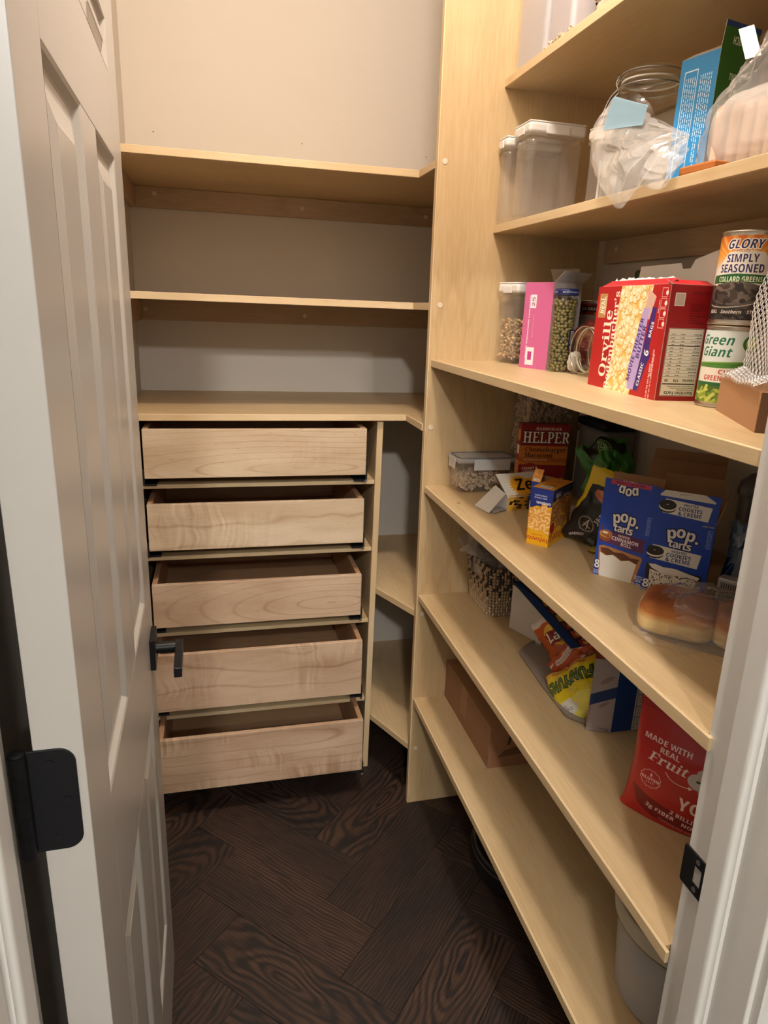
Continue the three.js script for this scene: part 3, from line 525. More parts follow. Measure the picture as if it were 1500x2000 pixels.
pr.popAflap = pm(430, 180, (x, w, h) => { popBase(x, w, h); popLogo(x, 200, 80, 0.8, Math.PI); R(x, '#b23a58', 50, 4, 330, 34); T(x, 'AUG 12 CR12 02 MUND', 210, 21, 22, '#2c1230', { rot: Math.PI, style: '' }); });
pr.popB = pm(430, 590, (x, w, h) => {
  popBase(x, w, h); popLogo(x, 215, 100, 0.95); tallyIcons(x, 386, 44); cookieTag(x, 0, 214, 1.12); T(x, 'NEW LOOK', 380, 16, 15, '#d9d06a'); poly(x, '#2a1c18', [[8, 366], [392, 398], [402, 420], [360, 590], [22, 590]]);
  poly(x, '#e6dfd2', [[24, 372], [70, 366], [130, 380], [210, 376], [300, 396], [384, 412], [372, 436], [300, 426], [240, 446], [170, 412], [110, 424], [50, 400]]); poly(x, '#e0d8ca', [[38, 410], [100, 424], [170, 412], [236, 446], [330, 430], [366, 452], [336, 590], [46, 590]]);
  for (let i = 0; i < 170; i++) blob(x, '#2a2220', rr(50, 350), rr(430, 590), rr(2, 9), rr(1.5, 5), rnd() * 3); T(x, '8', 24, 530, 92, '#f1ede4', { stroke: '#0b1f5c', lw: 8 }); lines(x, '#d9e0f2', 4, 572, 90, 3, 8, 4, 0.2);
});
pr.popBflap = pm(430, 200, (x, w, h) => { popBase(x, w, h); cookieTag(x, 40, 60, 1.05); poly(x, '#ddd6ca', [[30, 34], [60, 0], [330, 0], [400, 40], [400, 52], [30, 44]]); lines(x, '#8a847c', 160, 12, 90, 2, 9, 3); });
pr.popSide = pm(420, 590, (x, w, h) => { R(x, '#4d4a4d', 0, 0, w, h); for (let i = 0; i < 10; i++) lines(x, '#b5aea6', 20, 40 + i * 54, 380, 3, 13, 5, 0.3); R(x, '#1d1a1c', 12, 300, 396, 10); });  // dark grey ground has the shade on this carton side painted in
pr.ze = pm(420, 220, (x, w, h) => { R(x, '#ded6c6', 0, 0, w, h); poly(x, '#e9a31c', Array.from({ length: 48 }, (_, i) => { const r = i % 2 ? 110 : 78, a = i / 48 * 6.283; return [170 + Math.cos(a) * r, 120 + Math.sin(a) * r]; })); R(x, '#e9a31c', 170, 60, 250, 160); T(x, 'Zebra', 110, 110, 150, '#15100d', { align: 'left', style: 'italic bold' }); });
pr.zeBand = pm(420, 140, (x, w, h) => { R(x, '#3c5675', 0, 0, w, h); R(x, '#e0a63a', 0, 0, 190, h); for (let i = 0; i < 14; i++) R(x, '#1c1512', rr(0, 170), rr(10, 110), rr(14, 40), rr(8, 22)); blob(x, '#c98b4a', 300, 70, 74, 46); blob(x, '#8a4a26', 300, 78, 56, 30); });
pr.jerky = pm(360, 600, (x, w, h) => {
  R(x, '#1c1a1b', 0, 0, w, h); R(x, '#d9b81c', 0, 0, w, 130); poly(x, '#d9b81c', [[0, 0], [60, 0], [30, 330], [0, 380]]); T(x, 'N', 190, 78, 110, '#1c1512', { rot: Math.PI / 2, sx: 0.8 }); R(x, '#1c1512', 286, 60, 10, 60); blob(x, '#b9653e', 210, 190, 110, 56); blob(x, '#d08a60', 200, 180, 70, 26); R(x, '#1c1a1b', 90, 140, 240, 22);
  T(x, 'JERKY', 250, 340, 58, '#d8d3c8', { rot: -1.2 }); x.strokeStyle = '#b9b3a8'; x.lineWidth = 3; for (const r of [70, 62]) { x.beginPath(); x.ellipse(150, 450, r, r * 0.86, 0, 0, 7); x.stroke(); } x.lineWidth = 9; x.beginPath(); x.moveTo(120, 480); x.lineTo(168, 414); x.lineTo(160, 490); x.moveTo(126, 452); x.lineTo(190, 470); x.stroke(); T(x, 'HARVEST', 120, 560, 30, '#d8d3c8', { rot: -0.4 }); R(x, '#4f5a58', 220, 545, 60, 40);
}, 0.35);
pr.sandGreen = pm(420, 420, (x, w, h) => { R(x, '#2f6a24', 0, 0, w, h); x.save(); x.translate(w, h); x.rotate(Math.PI); poly(x, '#1d4f9c', [[0, 0], [w, 0], [w, 170], [260, 190], [0, 130]]); blob(x, '#8a4a2a', 120, 70, 90, 50); blob(x, '#4f8a3a', 250, 90, 60, 30); T(x, 'SANDWICH', 220, 246, 54, '#e9eede'); T(x, '\u25ef 100 CT', 190, 306, 30, '#dfe9d6'); T(x, 'RESEALABLE', 200, 350, 26, '#dfe9d6'); x.restore(); });
pr.sandBlue = pm(220, 420, (x, w, h) => { R(x, '#2f8fd0', 0, 0, w, h); x.strokeStyle = '#d9ecf8'; x.lineWidth = 4; x.strokeRect(30, 40, 76, 340); x.save(); x.rotate(Math.PI / 2); lines(x, '#e4f1f9', 60, -96, 300, 5, 13, 4); lines(x, '#e4f1f9', 60, -190, 320, 6, 12, 4); x.restore(); });
pr.sandFlap = pm(420, 130, (x, w, h) => { R(x, '#2f6a24', 0, 0, w, h); R(x, '#1d3f7c', 0, 0, w, 26); T(x, 'SANDWICH', 250, 80, 50, '#e9eede', { rot: Math.PI }); });
pr.chipBlue = pm(900, 170, (x, w, h) => { R(x, '#123a78', 0, 0, w, h); R(x, '#1b2030', 0, 0, w, 120); for (let i = 0; i < 9; i++) { const a = 40 + i * 100; poly(x, ['#b3302a', '#7a3a22', '#a8262a', '#c98b35', '#a03a22', '#c9a24a', '#8a2a24', '#b5502a', '#9a2a2a'][i], [[a, 20], [a + 74, 34], [a + 70, 112], [a - 8, 104]]); blob(x, '#d9a45a', a + 34, 78, 20, 12); T(x, '0', a + 92, 66, 34, '#e9e4da', { rot: 0.3 }); } });
pr.chipFacts = pm(300, 420, (x, w, h) => { R(x, '#163b7c', 0, 0, w, h); R(x, '#ddd6ca', 70, 0, 230, h); for (let c = 0; c < 3; c++) for (let i = 0; i < 6; i++) { x.strokeStyle = '#2a2622'; x.lineWidth = 2; x.strokeRect(76 + c * 74, 6 + i * 68, 70, 64); lines(x, '#4a443d', 80 + c * 74, 12 + i * 68, 44, 5, 10, 3); T(x, '160', 130 + c * 74, 34 + i * 68, 24, '#1b1815', { rot: -Math.PI / 2 }); } });
pr.chipInner = pm(260, 420, (x, w, h) => { R(x, '#a79b98', 0, 0, w, h); poly(x, '#1a3566', [[0, 205], [w, 150], [w, 215], [0, 270]]); for (let i = 0; i < 18; i++) R(x, '#a3352c', 4, 260 + i * 8, 12, 4); x.globalAlpha = 0.35; blob(x, '#5b4f4a', 150, 118, 70, 14, -0.3); blob(x, '#5b4f4a', 150, 260, 60, 12, -0.3); });
pr.lays = pm(400, 480, (x, w, h) => { R(x, '#c2561b', 0, 0, w, h); blob(x, '#e3b33c', 200, 190, 130, 110); poly(x, '#8a1c20', [[70, 160], [330, 120], [340, 250], [80, 270]]); T(x, 'Lay\u2019s', 205, 200, 120, '#efe3d2', { style: 'italic bold', stroke: '#5c0f12', lw: 12 }); R(x, '#d8cec4', 0, 0, w, 60); blob(x, '#d9a046', 200, 400, 120, 60); }, 0.3);
pr.cheese = pm(400, 480, (x, w, h) => { R(x, '#b8481a', 0, 0, w, h); for (let i = 0; i < 40; i++) blob(x, ['#d98a3a', '#8a3214', '#cfc6bb'][i % 3], rnd() * w, rnd() * h, rr(10, 46), rr(6, 18), rnd() * 3); R(x, '#d9d2c8', 60, 60, 240, 60); lines(x, '#8a2a1a', 70, 76, 200, 3, 14, 5); }, 0.3);
pr.funyun = pm(460, 480, (x, w, h) => { R(x, '#d9c318', 0, 0, w, h); R(x, '#e5d65a', 0, 300, w, 180); R(x, '#e3a52c', 0, 16, w, 34); T(x, 'ONION FLAVORED RINGS', 230, 33, 26, '#7a2a16'); T(x, 'FUNYUNS', 230, 150, 112, '#5d7a34', { stroke: '#1f2a12', lw: 14, rot: Math.PI - 0.06, sx: 0.86, sy: 1.3 }); poly(x, '#d6d2c6', [[0, 330], [200, 300], [260, 380], [180, 450], [0, 420]]); lines(x, '#3c3a34', 20, 345, 190, 6, 15, 5); }, 0.3);
pr.greenBag = pm(460, 480, (x, w, h) => { R(x, '#347a2c', 0, 0, w, h); poly(x, '#15170f', [[60, 20], [240, 0], [440, 40], [420, 110], [260, 84], [90, 96]]); T(x, 'ZO', 250, 64, 90, '#2d6a26', { stroke: '#a9c49a', lw: 8, rot: 0.2 }); for (let i = 0; i < 10; i++) blob(x, '#b58a3c', rr(60, 400), rr(200, 440), rr(10, 30), rr(6, 16), rnd() * 3); poly(x, '#1f4a20', [[40, 280], [120, 260], [150, 320], [80, 330]]); }, 0.3);
pr.redBag = pm(640, 900, (x, w, h) => {
  R(x, '#b5231e', 0, 0, w, h); R(x, '#a51d1a', 0, 0, w, 240); const wt = '#f0d9d0'; T(x, 'MADE WITH', 168, 402, 44, wt, { style: '', rot: 0.06 }); T(x, 'REAL', 182, 448, 44, wt, { style: '', rot: 0.06 }); T(x, 'Fruit', 176, 506, 78, wt, { style: 'italic bold', font: 'serif', rot: 0.06 });
  x.strokeStyle = wt; x.lineWidth = 4; x.beginPath(); x.moveTo(176, 556); x.quadraticCurveTo(214, 616, 300, 596); x.stroke(); poly(x, wt, [[294, 586], [318, 592], [300, 608]]); x.lineWidth = 3; x.beginPath(); for (let i = 0; i <= 24; i++) { const r = 50 + (i % 2) * 5, a = i / 24 * 6.283; x.lineTo(112 + Math.cos(a) * r, 640 + Math.sin(a) * r); } x.stroke(); T(x, 'GLUTEN', 112, 642, 25, wt); T(x, 'F R E E', 112, 664, 13, wt); R(x, wt, 108, 606, 9, 20);
  for (const [a, b, r] of [[330, 540, 46], [384, 590, 42], [420, 530, 42], [352, 490, 30]]) { blob(x, '#a79f9a', a + 4, b + 5, r); blob(x, '#c9c2bc', a, b, r); blob(x, '#3a2f30', a + 6, b - 3, 11, 8); }
  T(x, 'YOGURT', 264, 706, 104, wt, { align: 'left', sx: 0.9, rot: 0.06 }); poly(x, '#7d1517', [[30, 720], [130, 752], [640, 850], [640, 890], [160, 872], [70, 830]]); x.save(); x.rotate(0.16); T(x, '\u2713 2 BILLION', 330, 736, 36, wt, { align: 'left', style: '' }); T(x, '\u2713 3g FIBER', 214, 774, 36, wt, { align: 'left', style: '' }); T(x, '\u2713 NO', 400, 780, 36, wt, { align: 'left', style: '' }); T(x, 'Contains live cultures', 320, 818, 20, '#d98f86', { align: 'left', style: '' }); x.restore();
}, 0.34);
function canLabel(draw, w = 1024, h = 512) { return pm(w, h, draw, 0.4); }
pr.collard = canLabel((x, w, h) => {      // the front of the label is centred at 512
  R(x, '#e6dfd2', 0, 0, w, h); const g = x.createLinearGradient(0, 0, 0, 210); g.addColorStop(0, '#d8691c'); g.addColorStop(0.55, '#e89a3a'); g.addColorStop(1, '#e6dfd2'); x.fillStyle = g; x.fillRect(0, 0, w, 210); for (let i = 0; i < 9; i++) poly(x, 'rgba(248,226,150,0.4)', [[512, 190], [180 + i * 84, 0], [214 + i * 84, 0]]); poly(x, '#e6dfd2', [[360, 200], [430, 100], [520, 84], [620, 100], [690, 200], [690, 300], [360, 300]]);
  T(x, 'GLORY', 508, 52, 74, '#231a55', { stroke: '#f3efe6', lw: 12, sx: 0.8, style: 'italic bold' }); T(x, 'FOODS', 508, 92, 22, '#a8641c'); T(x, 'SIMPLY', 508, 136, 66, '#231a55', { sx: 0.74 }); T(x, 'SEASONED', 510, 198, 70, '#231a55', { sx: 0.7 }); poly(x, '#1f5a2c', [[330, 240], [500, 228], [690, 240], [690, 292], [500, 280], [330, 292]]); T(x, 'COLLARD GREENS', 510, 262, 44, '#e9ecc9', { sx: 0.66 });
  R(x, '#261f1d', 0, 310, w, 202); for (let i = 0; i < 150; i++) blob(x, ['#3a302c', '#1a1513', '#51443c', '#2c3026'][i % 4], rnd() * w, rr(310, 512), rr(14, 60), rr(6, 22), rnd() * 3); blob(x, '#5b5048', 500, 350, 170, 72); for (let i = 0; i < 46; i++) blob(x, ['#2c2421', '#443731', '#6b5c52'][i % 3], 500 + rr(-140, 140), 345 + rr(-50, 50), rr(14, 44), rr(8, 18), rnd() * 3); x.strokeStyle = '#b5a99a'; x.lineWidth = 6; x.beginPath(); x.ellipse(500, 366, 190, 66, -0.12, 0.1, 2.6); x.stroke(); T(x, 'REAL \u2605 Southern \u2605 STYLE', 500, 462, 30, '#dcd3c2', { style: 'italic bold', sx: 0.86 });
});
pr.beans = canLabel((x, w, h) => {
  R(x, '#d9e4e2', 0, 0, w, h); T(x, 'Green', 425, 66, 92, '#1d6a4a', { style: 'italic bold', sx: 0.84 }); T(x, 'Giant', 430, 150, 92, '#1d6a4a', { style: 'italic bold', sx: 0.84 }); blob(x, '#3a7a34', 650, 84, 62, 62); blob(x, '#b7d34a', 650, 84, 44, 44); T(x, 'NO', 650, 72, 22, '#e9f2c9'); T(x, 'BPA', 650, 96, 20, '#e9f2c9');
  for (let i = 0; i < 14; i++) { x.strokeStyle = ['#3f7f34', '#6fa03c', '#2f6a2c'][i % 3]; x.lineWidth = 10; x.beginPath(); x.moveTo(0, 226 + i * 2); x.bezierCurveTo(340, 300 - i * 4, 620, 250 - i * 5, w, 190 + i * 3); x.stroke(); } R(x, '#e9e2d6', 330, 262, 420, 104); T(x, 'CUT', 520, 290, 46, '#b5342c'); T(x, 'GREEN BEANS', 510, 336, 50, '#b5342c', { sx: 0.76 }); R(x, '#23663a', 0, 366, w, 26);
  R(x, '#4b6a24', 0, 392, w, 120); for (let i = 0; i < 120; i++) { x.strokeStyle = ['#a9b84a', '#8aa038', '#c2c964', '#6f8a2c'][i % 4]; x.lineWidth = rr(18, 28); x.lineCap = 'round'; const a = rnd() * w, b = rr(392, 520), q = rnd() * 3; x.beginPath(); x.moveTo(a, b); x.lineTo(a + Math.cos(q) * 60, b + Math.sin(q) * 60); x.stroke(); } R(x, '#7aa03a', 290, 120, 26, 392);
});
pr.redCan = canLabel((x, w, h) => { R(x, '#8c1f24', 0, 0, w, h); R(x, '#b9b0a8', 0, 96, w, 170); R(x, '#5e1418', 0, 330, w, 182); for (let k = 0; k < 4; k++) { R(x, '#1a1416', 40 + k * 256, 22, 170, 50); T(x, 'BIG GRAND', 125 + k * 256, 48, 36, '#e6ddd2'); T(x, 'Nutrition', 200 + k * 256, 84, 18, '#e6ddd2'); } for (let i = 0; i < 90; i++) blob(x, '#a33a34', rnd() * w, rr(340, 512), rr(6, 22), rr(6, 18)); });
function can(name, label, r, h, mat, at, turn, group) {
  const c = thing(name, label, 'can', at, turn, group);
  part('can_body', lathe([[0, 0.002], [r - 0.003, 0.002], [r - 0.002, 0], [r, 0.0012], [r, 0.0035], [r - 0.0012, 0.006], [r - 0.0012, h - 0.006], [r, h - 0.0035], [r, h - 0.0012], [r - 0.002, h], [r - 0.0034, h - 0.0015], [r - 0.0036, h - 0.004], [r - 0.008, h - 0.004], [r - 0.01, h - 0.0033], [0, h - 0.0033]], 56), M.tin, c);
  const g = new THREE.CylinderGeometry(r - 0.0006, r - 0.0006, h - 0.016, 64, 1, true); g.translate(0, h / 2, 0); part('label', g, mat, c); return c;
}
// ---------------------------------------------------------------- shelf heights
const Y1 = 2.1044, Y2 = 1.772, Y3 = 1.4297, Y4 = 1.0798, Y5 = 0.7444, Y6 = 0.3941, D2R = Math.PI / 180;

// ================================================================ shelf 3 (red popcorn carton)
{
  const c = carton('popcorn_carton', 'red microwave popcorn carton with torn open top showing popped corn', 'carton', { at: [0.963, Y3, 1.279], ang: -93, w: 0.236, h: 0.182, d: 0.078, front: pr.orvFront, side: pr.orvSide, inside: M.whiteCard, flaps: [['front', 0.022, -62, pr.orvTop, null, 0.012], ['right', 0.022, -70, pr.orvTop, null, 0.004]] });
  // torn white lining and the tall white back flap with a notch
  const s = new THREE.Shape([[0.0, 0], [0.0, 0.040], [0.128, 0.040], [0.136, 0.030], [0.158, 0.030], [0.166, 0.044], [0.236, 0.058], [0.236, 0]].map(([a, b]) => new THREE.Vector2(a, b)));
  part('back_flap', new THREE.ExtrudeGeometry(s, { depth: CT, bevelEnabled: false }), M.whiteCard, c, [0.0, 0.182, -0.0775], [-0.10, 0, 0]).userData.label = 'white inner face of the torn lid flap';
  const rim = sheet((u, v) => [0.012 + u * 0.19, 0.182 + v * 0.015 * (0.7 + 0.5 * fbm(u * 26, 3, 5, 2)), -0.016 - 0.012 * v + 0.002 * Math.sin(u * 60)], 60, 2); part('torn_edge', rim, std({ color: lin(0.7, 0.68, 0.65), roughness: 0.8, side: THREE.DoubleSide }), c);
}
can('food_can', 'bean can with pale label under the taller collard greens can', 0.0415, 0.1235, pr.beans, [1.033, Y3, 1.574], 2.30);
can('food_can', 'tall collard greens can with orange top label stacked on the bean can', 0.0435, 0.1335, pr.collard, [1.034, Y3 + 0.1236, 1.575], 2.22);
can('food_can', 'red and white can at the back beside the pink lemonade box', 0.047, 0.168, pr.redCan, [1.135, Y3, 0.80], 0.4, 'red cans at the back');
can('food_can', 'red and white can in the far corner next to the right wall', 0.046, 0.168, pr.redCan, [1.235, Y3, 0.812], 1.5, 'red cans at the back');
can('food_can', 'shorter red can behind the left edge of the popcorn carton', 0.044, 0.142, pr.redCan, [1.225, Y3, 0.915], 1.1, 'red cans at the back');
{ // dark jar with a green lid behind the popcorn carton
  const j = thing('storage_jar', 'dark glass jar with a flat green lid behind the popcorn carton', 'jar', [1.236, Y3, 1.06]);
  part('jar_body', lathe([[0, 0.003], [0.052, 0.003], [0.056, 0.008], [0.056, 0.19], [0.046, 0.205], [0, 0.205]], 40), phy({ color: lin(0.02, 0.03, 0.02), roughness: 0.1, clearcoat: 1 }), j);
  part('lid', lathe([[0, 0.207], [0.05, 0.207], [0.052, 0.21], [0.052, 0.228], [0.049, 0.232], [0, 0.232]], 40), phy({ color: lin(0.015, 0.05, 0.02), roughness: 0.35 }), j);
}
{ // dark bottle between the carton and the cans
  const j = thing('dark_bottle', 'dark blue labelled bottle in the gap between popcorn carton and cans', 'bottle', [1.075, Y3, 1.47]);
  part('bottle_body', lathe([[0, 0.002], [0.033, 0.002], [0.036, 0.006], [0.036, 0.12], [0.03, 0.145], [0.014, 0.16], [0.014, 0.172], [0, 0.172]], 36), phy({ color: lin(0.012, 0.014, 0.03), roughness: 0.2, clearcoat: 0.6 }), j);
  part('cap', lathe([[0, 0.173], [0.0155, 0.173], [0.016, 0.176], [0.0155, 0.192], [0, 0.193]], 24), M.black, j);
  const g = new THREE.CylinderGeometry(0.0363, 0.0363, 0.07, 40, 1, true); g.translate(0, 0.07, 0); part('label', g, pm(256, 128, (x) => { R(x, '#141a33', 0, 0, 256, 128); R(x, '#8c94a8', 20, 14, 60, 18); R(x, '#8c94a8', 140, 14, 60, 18); lines(x, '#56607c', 20, 50, 210, 6, 12, 4); }), j);
}
// brown box lying in front with white foam netting over it
carton('cardboard_box', 'small brown cardboard box half hidden by the door jamb under white netting', 'box', { at: [0.988, Y3, 1.615], ang: -117, w: 0.212, h: 0.049, d: 0.085, front: M.kraft, side: std({ color: lin(0.16, 0.09, 0.055), roughness: 0.9 }), left: M.kraft, top: M.kraft });  // dark brown end panel stands in for the shade inside an open end
{
  const pos = []; const S = (u, v) => { // u along the box, v from the front edge up the back
    const x0 = 0.978 - 0.085 * u, z0 = 1.632 + 0.16 * u, k = v * 0.235;
    let f, y; if (k < 0.035) { f = -0.003 + k * 0.72; y = 0.0545 + 0.3 * k + 0.002 * Math.sin(u * 9 + v * 5); } else { f = 0.0222 + (k - 0.035) * 0.05; y = 0.065 + (k - 0.035) * 0.9; }
    y += 0.012 * Math.sin(u * 7 + v * 4) * v; f += 0.007 * Math.sin(u * 11 + v * 9) * v;
    return new THREE.Vector3(x0 + f * 0.891, Y3 + y, z0 + f * 0.454); };
  const NU = 24, NV = 34, strips = [];
  const strip = (A, B, hw, off) => { const t = B.clone().sub(A), n = new THREE.Vector3(0.89, 0.3, 0.45).normalize(); const s = t.clone().cross(n).normalize().multiplyScalar(hw); const q = n.clone().multiplyScalar(off); const P = [A.clone().sub(s).add(q), A.clone().add(s).add(q), B.clone().add(s).add(q), B.clone().sub(s).add(q)].map((p) => p.toArray()); strips.push(quad(P[0], P[1], P[2], P[3])); };
  for (let i = 0; i <= NU; i++) for (let j = 0; j < NV; j++) strip(S(i / NU, j / NV), S(i / NU, (j + 1) / NV), 0.0024, 0.0006 * (((i + j) % 2) * 2 - 1));
  for (let j = 0; j <= NV; j++) for (let i = 0; i < NU; i++) strip(S(i / NU, j / NV), S((i + 1) / NU, j / NV), 0.0024, 0.0006 * (((i + j) % 2) * 2 - 1));
  const m = part('foam_netting', strips, std({ color: lin(0.66, 0.65, 0.64), roughness: 0.8, side: THREE.DoubleSide })); m.userData = { label: 'white open mesh netting draped over the small brown box', category: 'netting' };
}
// cereal canister with flakes
function canister(name, label, at, w, h, d, turn = 0, lidH = 0.022, o = {}) {
  const c = thing(name, label, 'canister', at, turn, o.group);
  part('container_body', (() => { const g = new RoundedBoxGeometry(w, h, d, 5, o.r || 0.016); g.translate(0, h / 2 + 0.0005, 0); return g; })(), o.mat || M.clear, c);
  part('rim', (() => { const g = new RoundedBoxGeometry(w + 0.004, 0.006, d + 0.004, 3, 0.003); g.translate(0, h - 0.004, 0); return g; })(), M.clear, c);
  const lid = part('lid', (() => { const g = new RoundedBoxGeometry(w + 0.007, lidH, d + 0.007, 4, 0.008); g.translate(0, h + lidH / 2, 0); return g; })(), M.white, c);
  part('lid_rim', (() => { const g = new RoundedBoxGeometry(w + 0.003, 0.004, d + 0.003, 3, 0.0018); g.translate(0, h + lidH + 0.001, 0); return g; })(), M.white, c);
  part('latch', box(w * 0.42, 0.017, 0.004, 0.0015).translate(0, h + lidH * 0.35, d / 2 + 0.0035), M.white, c); part('latch', box(0.004, 0.017, d * 0.42, 0.0015).translate(-w / 2 - 0.0035, h + lidH * 0.35, 0), M.white, c);
  return c;
}
canister('cereal_canister', 'clear canister half full of corn flakes beside the pink box', [1.026, Y3, 0.785], 0.078, 0.176, 0.078, 0.25, 0.024);
{
  const g = new THREE.SphereGeometry(0.0058, 7, 4, 0, 6.3, 0, 1.0); g.translate(0, -0.0045, 0); g.scale(1.1, 0.8, 0.8); const ms = []; const a = 0.25;
  for (let i = 0; i < 1100; i++) { const k = Math.pow(rnd(), 0.9), x = rr(-0.032, 0.032), z = rr(-0.032, 0.032); ms.push(pose(1.026 + x * Math.cos(a) + z * Math.sin(a), Y3 + 0.008 + k * 0.098 + 0.012 * fbm(x * 60, z * 60, 2), 0.785 - x * Math.sin(a) + z * Math.cos(a), rr(0.7, 1.15))); }
  const m = instanced('corn_flakes', g, std({ color: 0xffffff, roughness: 0.75, side: THREE.DoubleSide }), ms, 'golden corn flakes inside the canister beside the pink box', 'cereal');
  ms.forEach((_, i) => { const k = rr(0.75, 1.15); m.setColorAt(i, lin(0.62 * k, 0.42 * k, 0.2 * k)); });
}
carton('lemonade_box', 'pink and white lemonade drink box with open flaps behind the caper jar', 'carton', { at: [0.985, Y3, 0.905], ang: -66, w: 0.085, h: 0.2, d: 0.105, front: pr.pink, side: pr.pinkSide, inside: M.greyCard, flaps: [['right', 0.036, 48, M.whiteCard, 'pale open flap'], ['back', 0.04, -30, M.greyCard]] });
{ // caper jar
  const j = thing('caper_jar', 'slim glass jar of green capers with a dark blue lid', 'jar', [1.040, Y3, 1.008]);
  part('glass', lathe([[0.0, 0.002], [0.026, 0.002], [0.0285, 0.006], [0.0285, 0.012], [0.0262, 0.04], [0.0262, 0.12], [0.0285, 0.148], [0.0285, 0.155], [0.0235, 0.168], [0.0235, 0.172]], 48), M.glass, j);
  part('lid', lathe([[0, 0.186], [0.024, 0.186], [0.0265, 0.1845], [0.0272, 0.182], [0.0272, 0.173], [0.0262, 0.1715], [0.0245, 0.1715]], 48), phy({ color: lin(0.012, 0.02, 0.12), roughness: 0.35, clearcoat: 0.5 }), j);
  part('lid_print', lathe([[0.02735, 0.176], [0.02735, 0.1805]], 48), pm(512, 32, (x, w, h) => { R(x, '#10194f', 0, 0, w, h); for (let i = 0; i < 5; i++) T(x, 'GIUSTI', i * 110 + 40, 17, 22, '#dfe2ee'); }), j);
  const lg = new THREE.CylinderGeometry(0.0268, 0.0268, 0.05, 24, 1, true, 0.1, 1.0); lg.translate(0, 0.072, 0); part('label', lg, pm(200, 220, (x, w, h) => { R(x, '#12173f', 0, 0, w, h); barcode(x, 40, 20, 90, 120); R(x, '#c9cbd6', 30, 166, 110, 6); R(x, '#c9cbd6', 30, 182, 90, 6); R(x, '#8a4a26', 0, 208, w, 12); }), j);
  const g = new THREE.SphereGeometry(0.0047, 10, 7), ms = [];
  for (let y = 0.007; y < 0.162; y += 0.0069) { const R0 = y < 0.012 || y > 0.15 ? 0.0235 : 0.0212, o = rnd() * 6; for (let k = 0; k < 15; k++) { const a = (k + rr(-0.28, 0.28)) / 15 * 6.283 + o; ms.push(pose(1.040 + Math.cos(a) * R0 * rr(0.93, 1), Y3 + y + rr(-0.0022, 0.0022), 1.008 + Math.sin(a) * R0 * rr(0.93, 1), rr(0.85, 1.1))); } }
  const m = instanced('capers', g, std({ color: 0xffffff, roughness: 0.45 }), ms, 'green capers packed inside the slim glass jar', 'capers'); ms.forEach((_, i) => { const k = rr(0.75, 1.2); m.setColorAt(i, lin(0.17 * k, 0.135 * k, 0.04 * k)); });
  part('brine', lathe([[0, 0.006], [0.0165, 0.006], [0.0165, 0.16], [0, 0.16]], 24), std({ color: lin(0.05, 0.045, 0.012), roughness: 0.3 }), j);
}
{ // glass jar lying on its side, mouth to the aisle
  const j = thing('glass_jar', 'empty glass jar lying on its side with its ringed mouth towards the room', 'jar', [1.035, Y3 + 0.0565, 1.125]); j.rotation.set(0, 0.05, 0);
  const b = lathe([[0.038, 0.0], [0.045, 0.001], [0.0475, 0.004], [0.0475, 0.008], [0.045, 0.011], [0.0475, 0.015], [0.0475, 0.019], [0.0452, 0.022], [0.049, 0.028], [0.0535, 0.04], [0.0555, 0.056], [0.0555, 0.125], [0.052, 0.133], [0, 0.134]], 64); b.rotateZ(-Math.PI / 2); part('jar_body', b, M.glass, j);
  const l = lathe([[0, 0.004], [0.030, 0.003], [0.034, -0.002], [0.040, -0.003], [0.048, -0.006], [0.051, -0.004], [0.051, 0.0], [0.046, 0.0]], 64); l.rotateZ(-Math.PI / 2); part('lid', l, M.glass, j);
  for (const [r, x, t, m] of [[0.0475, 0.010, 0.0022, 'gasket'], [0.0505, -0.004, 0.0012, 'wire_ring'], [0.049, 0.0175, 0.0012, 'wire_ring'], [0.0545, 0.045, 0.001, 'wire_ring']]) { const g = new THREE.TorusGeometry(r, t, 8, 60); g.rotateY(Math.PI / 2); part(m, g, m === 'gasket' ? std({ color: lin(0.5, 0.42, 0.3), roughness: 0.6 }) : M.tin, j, [x, 0, 0]); }
}
{ // red mesh bag slumped over the jar, white paper scrap
  const g = new THREE.SphereGeometry(1, 40, 24); const p = g.attributes.position; for (let i = 0; i < p.count; i++) { const n = 1 + (fbm(p.getX(i) * 3 + 4, p.getY(i) * 3 + p.getZ(i) * 2, 5, 3) - 0.5) * 0.5; p.setXYZ(i, p.getX(i) * 0.052 * n, p.getY(i) * 0.056 * n, p.getZ(i) * 0.046 * n); } g.computeVertexNormals();
  const m = part('mesh_bag', g, phy({ color: lin(0.34, 0.035, 0.02), roughness: 0.4, transmission: 0.25, thickness: 0, bumpMap: computed(128, 128, 1, 1, (u, v) => { const k = (Math.sin(u * 200) > 0.6 || Math.sin(v * 200) > 0.6) ? 255 : 60; return [k, k, k]; }, false), bumpScale: 0.002 }), null, [1.125, Y3 + 0.062, 1.015]); m.userData = { label: 'red mesh bag slumped behind the lying glass jar', category: 'bag' };
  const w = new THREE.IcosahedronGeometry(1, 4); const q = w.attributes.position; for (let i = 0; i < q.count; i++) { const n = 1 + (fbm(q.getX(i) * 2.5 + 9, q.getY(i) * 2.5 + q.getZ(i) * 3, 8, 3) - 0.5) * 0.7; q.setXYZ(i, q.getX(i) * 0.016 * n, q.getY(i) * 0.024 * n, q.getZ(i) * 0.016 * n); } w.computeVertexNormals();
  const s = part('paper_wad', w, std({ color: lin(0.52, 0.47, 0.42), roughness: 0.8 }), null, [1.052, Y3 + 0.0245, 1.056]); s.userData = { label: 'crumpled white paper wad between caper jar and lying glass jar', category: 'paper' };
}

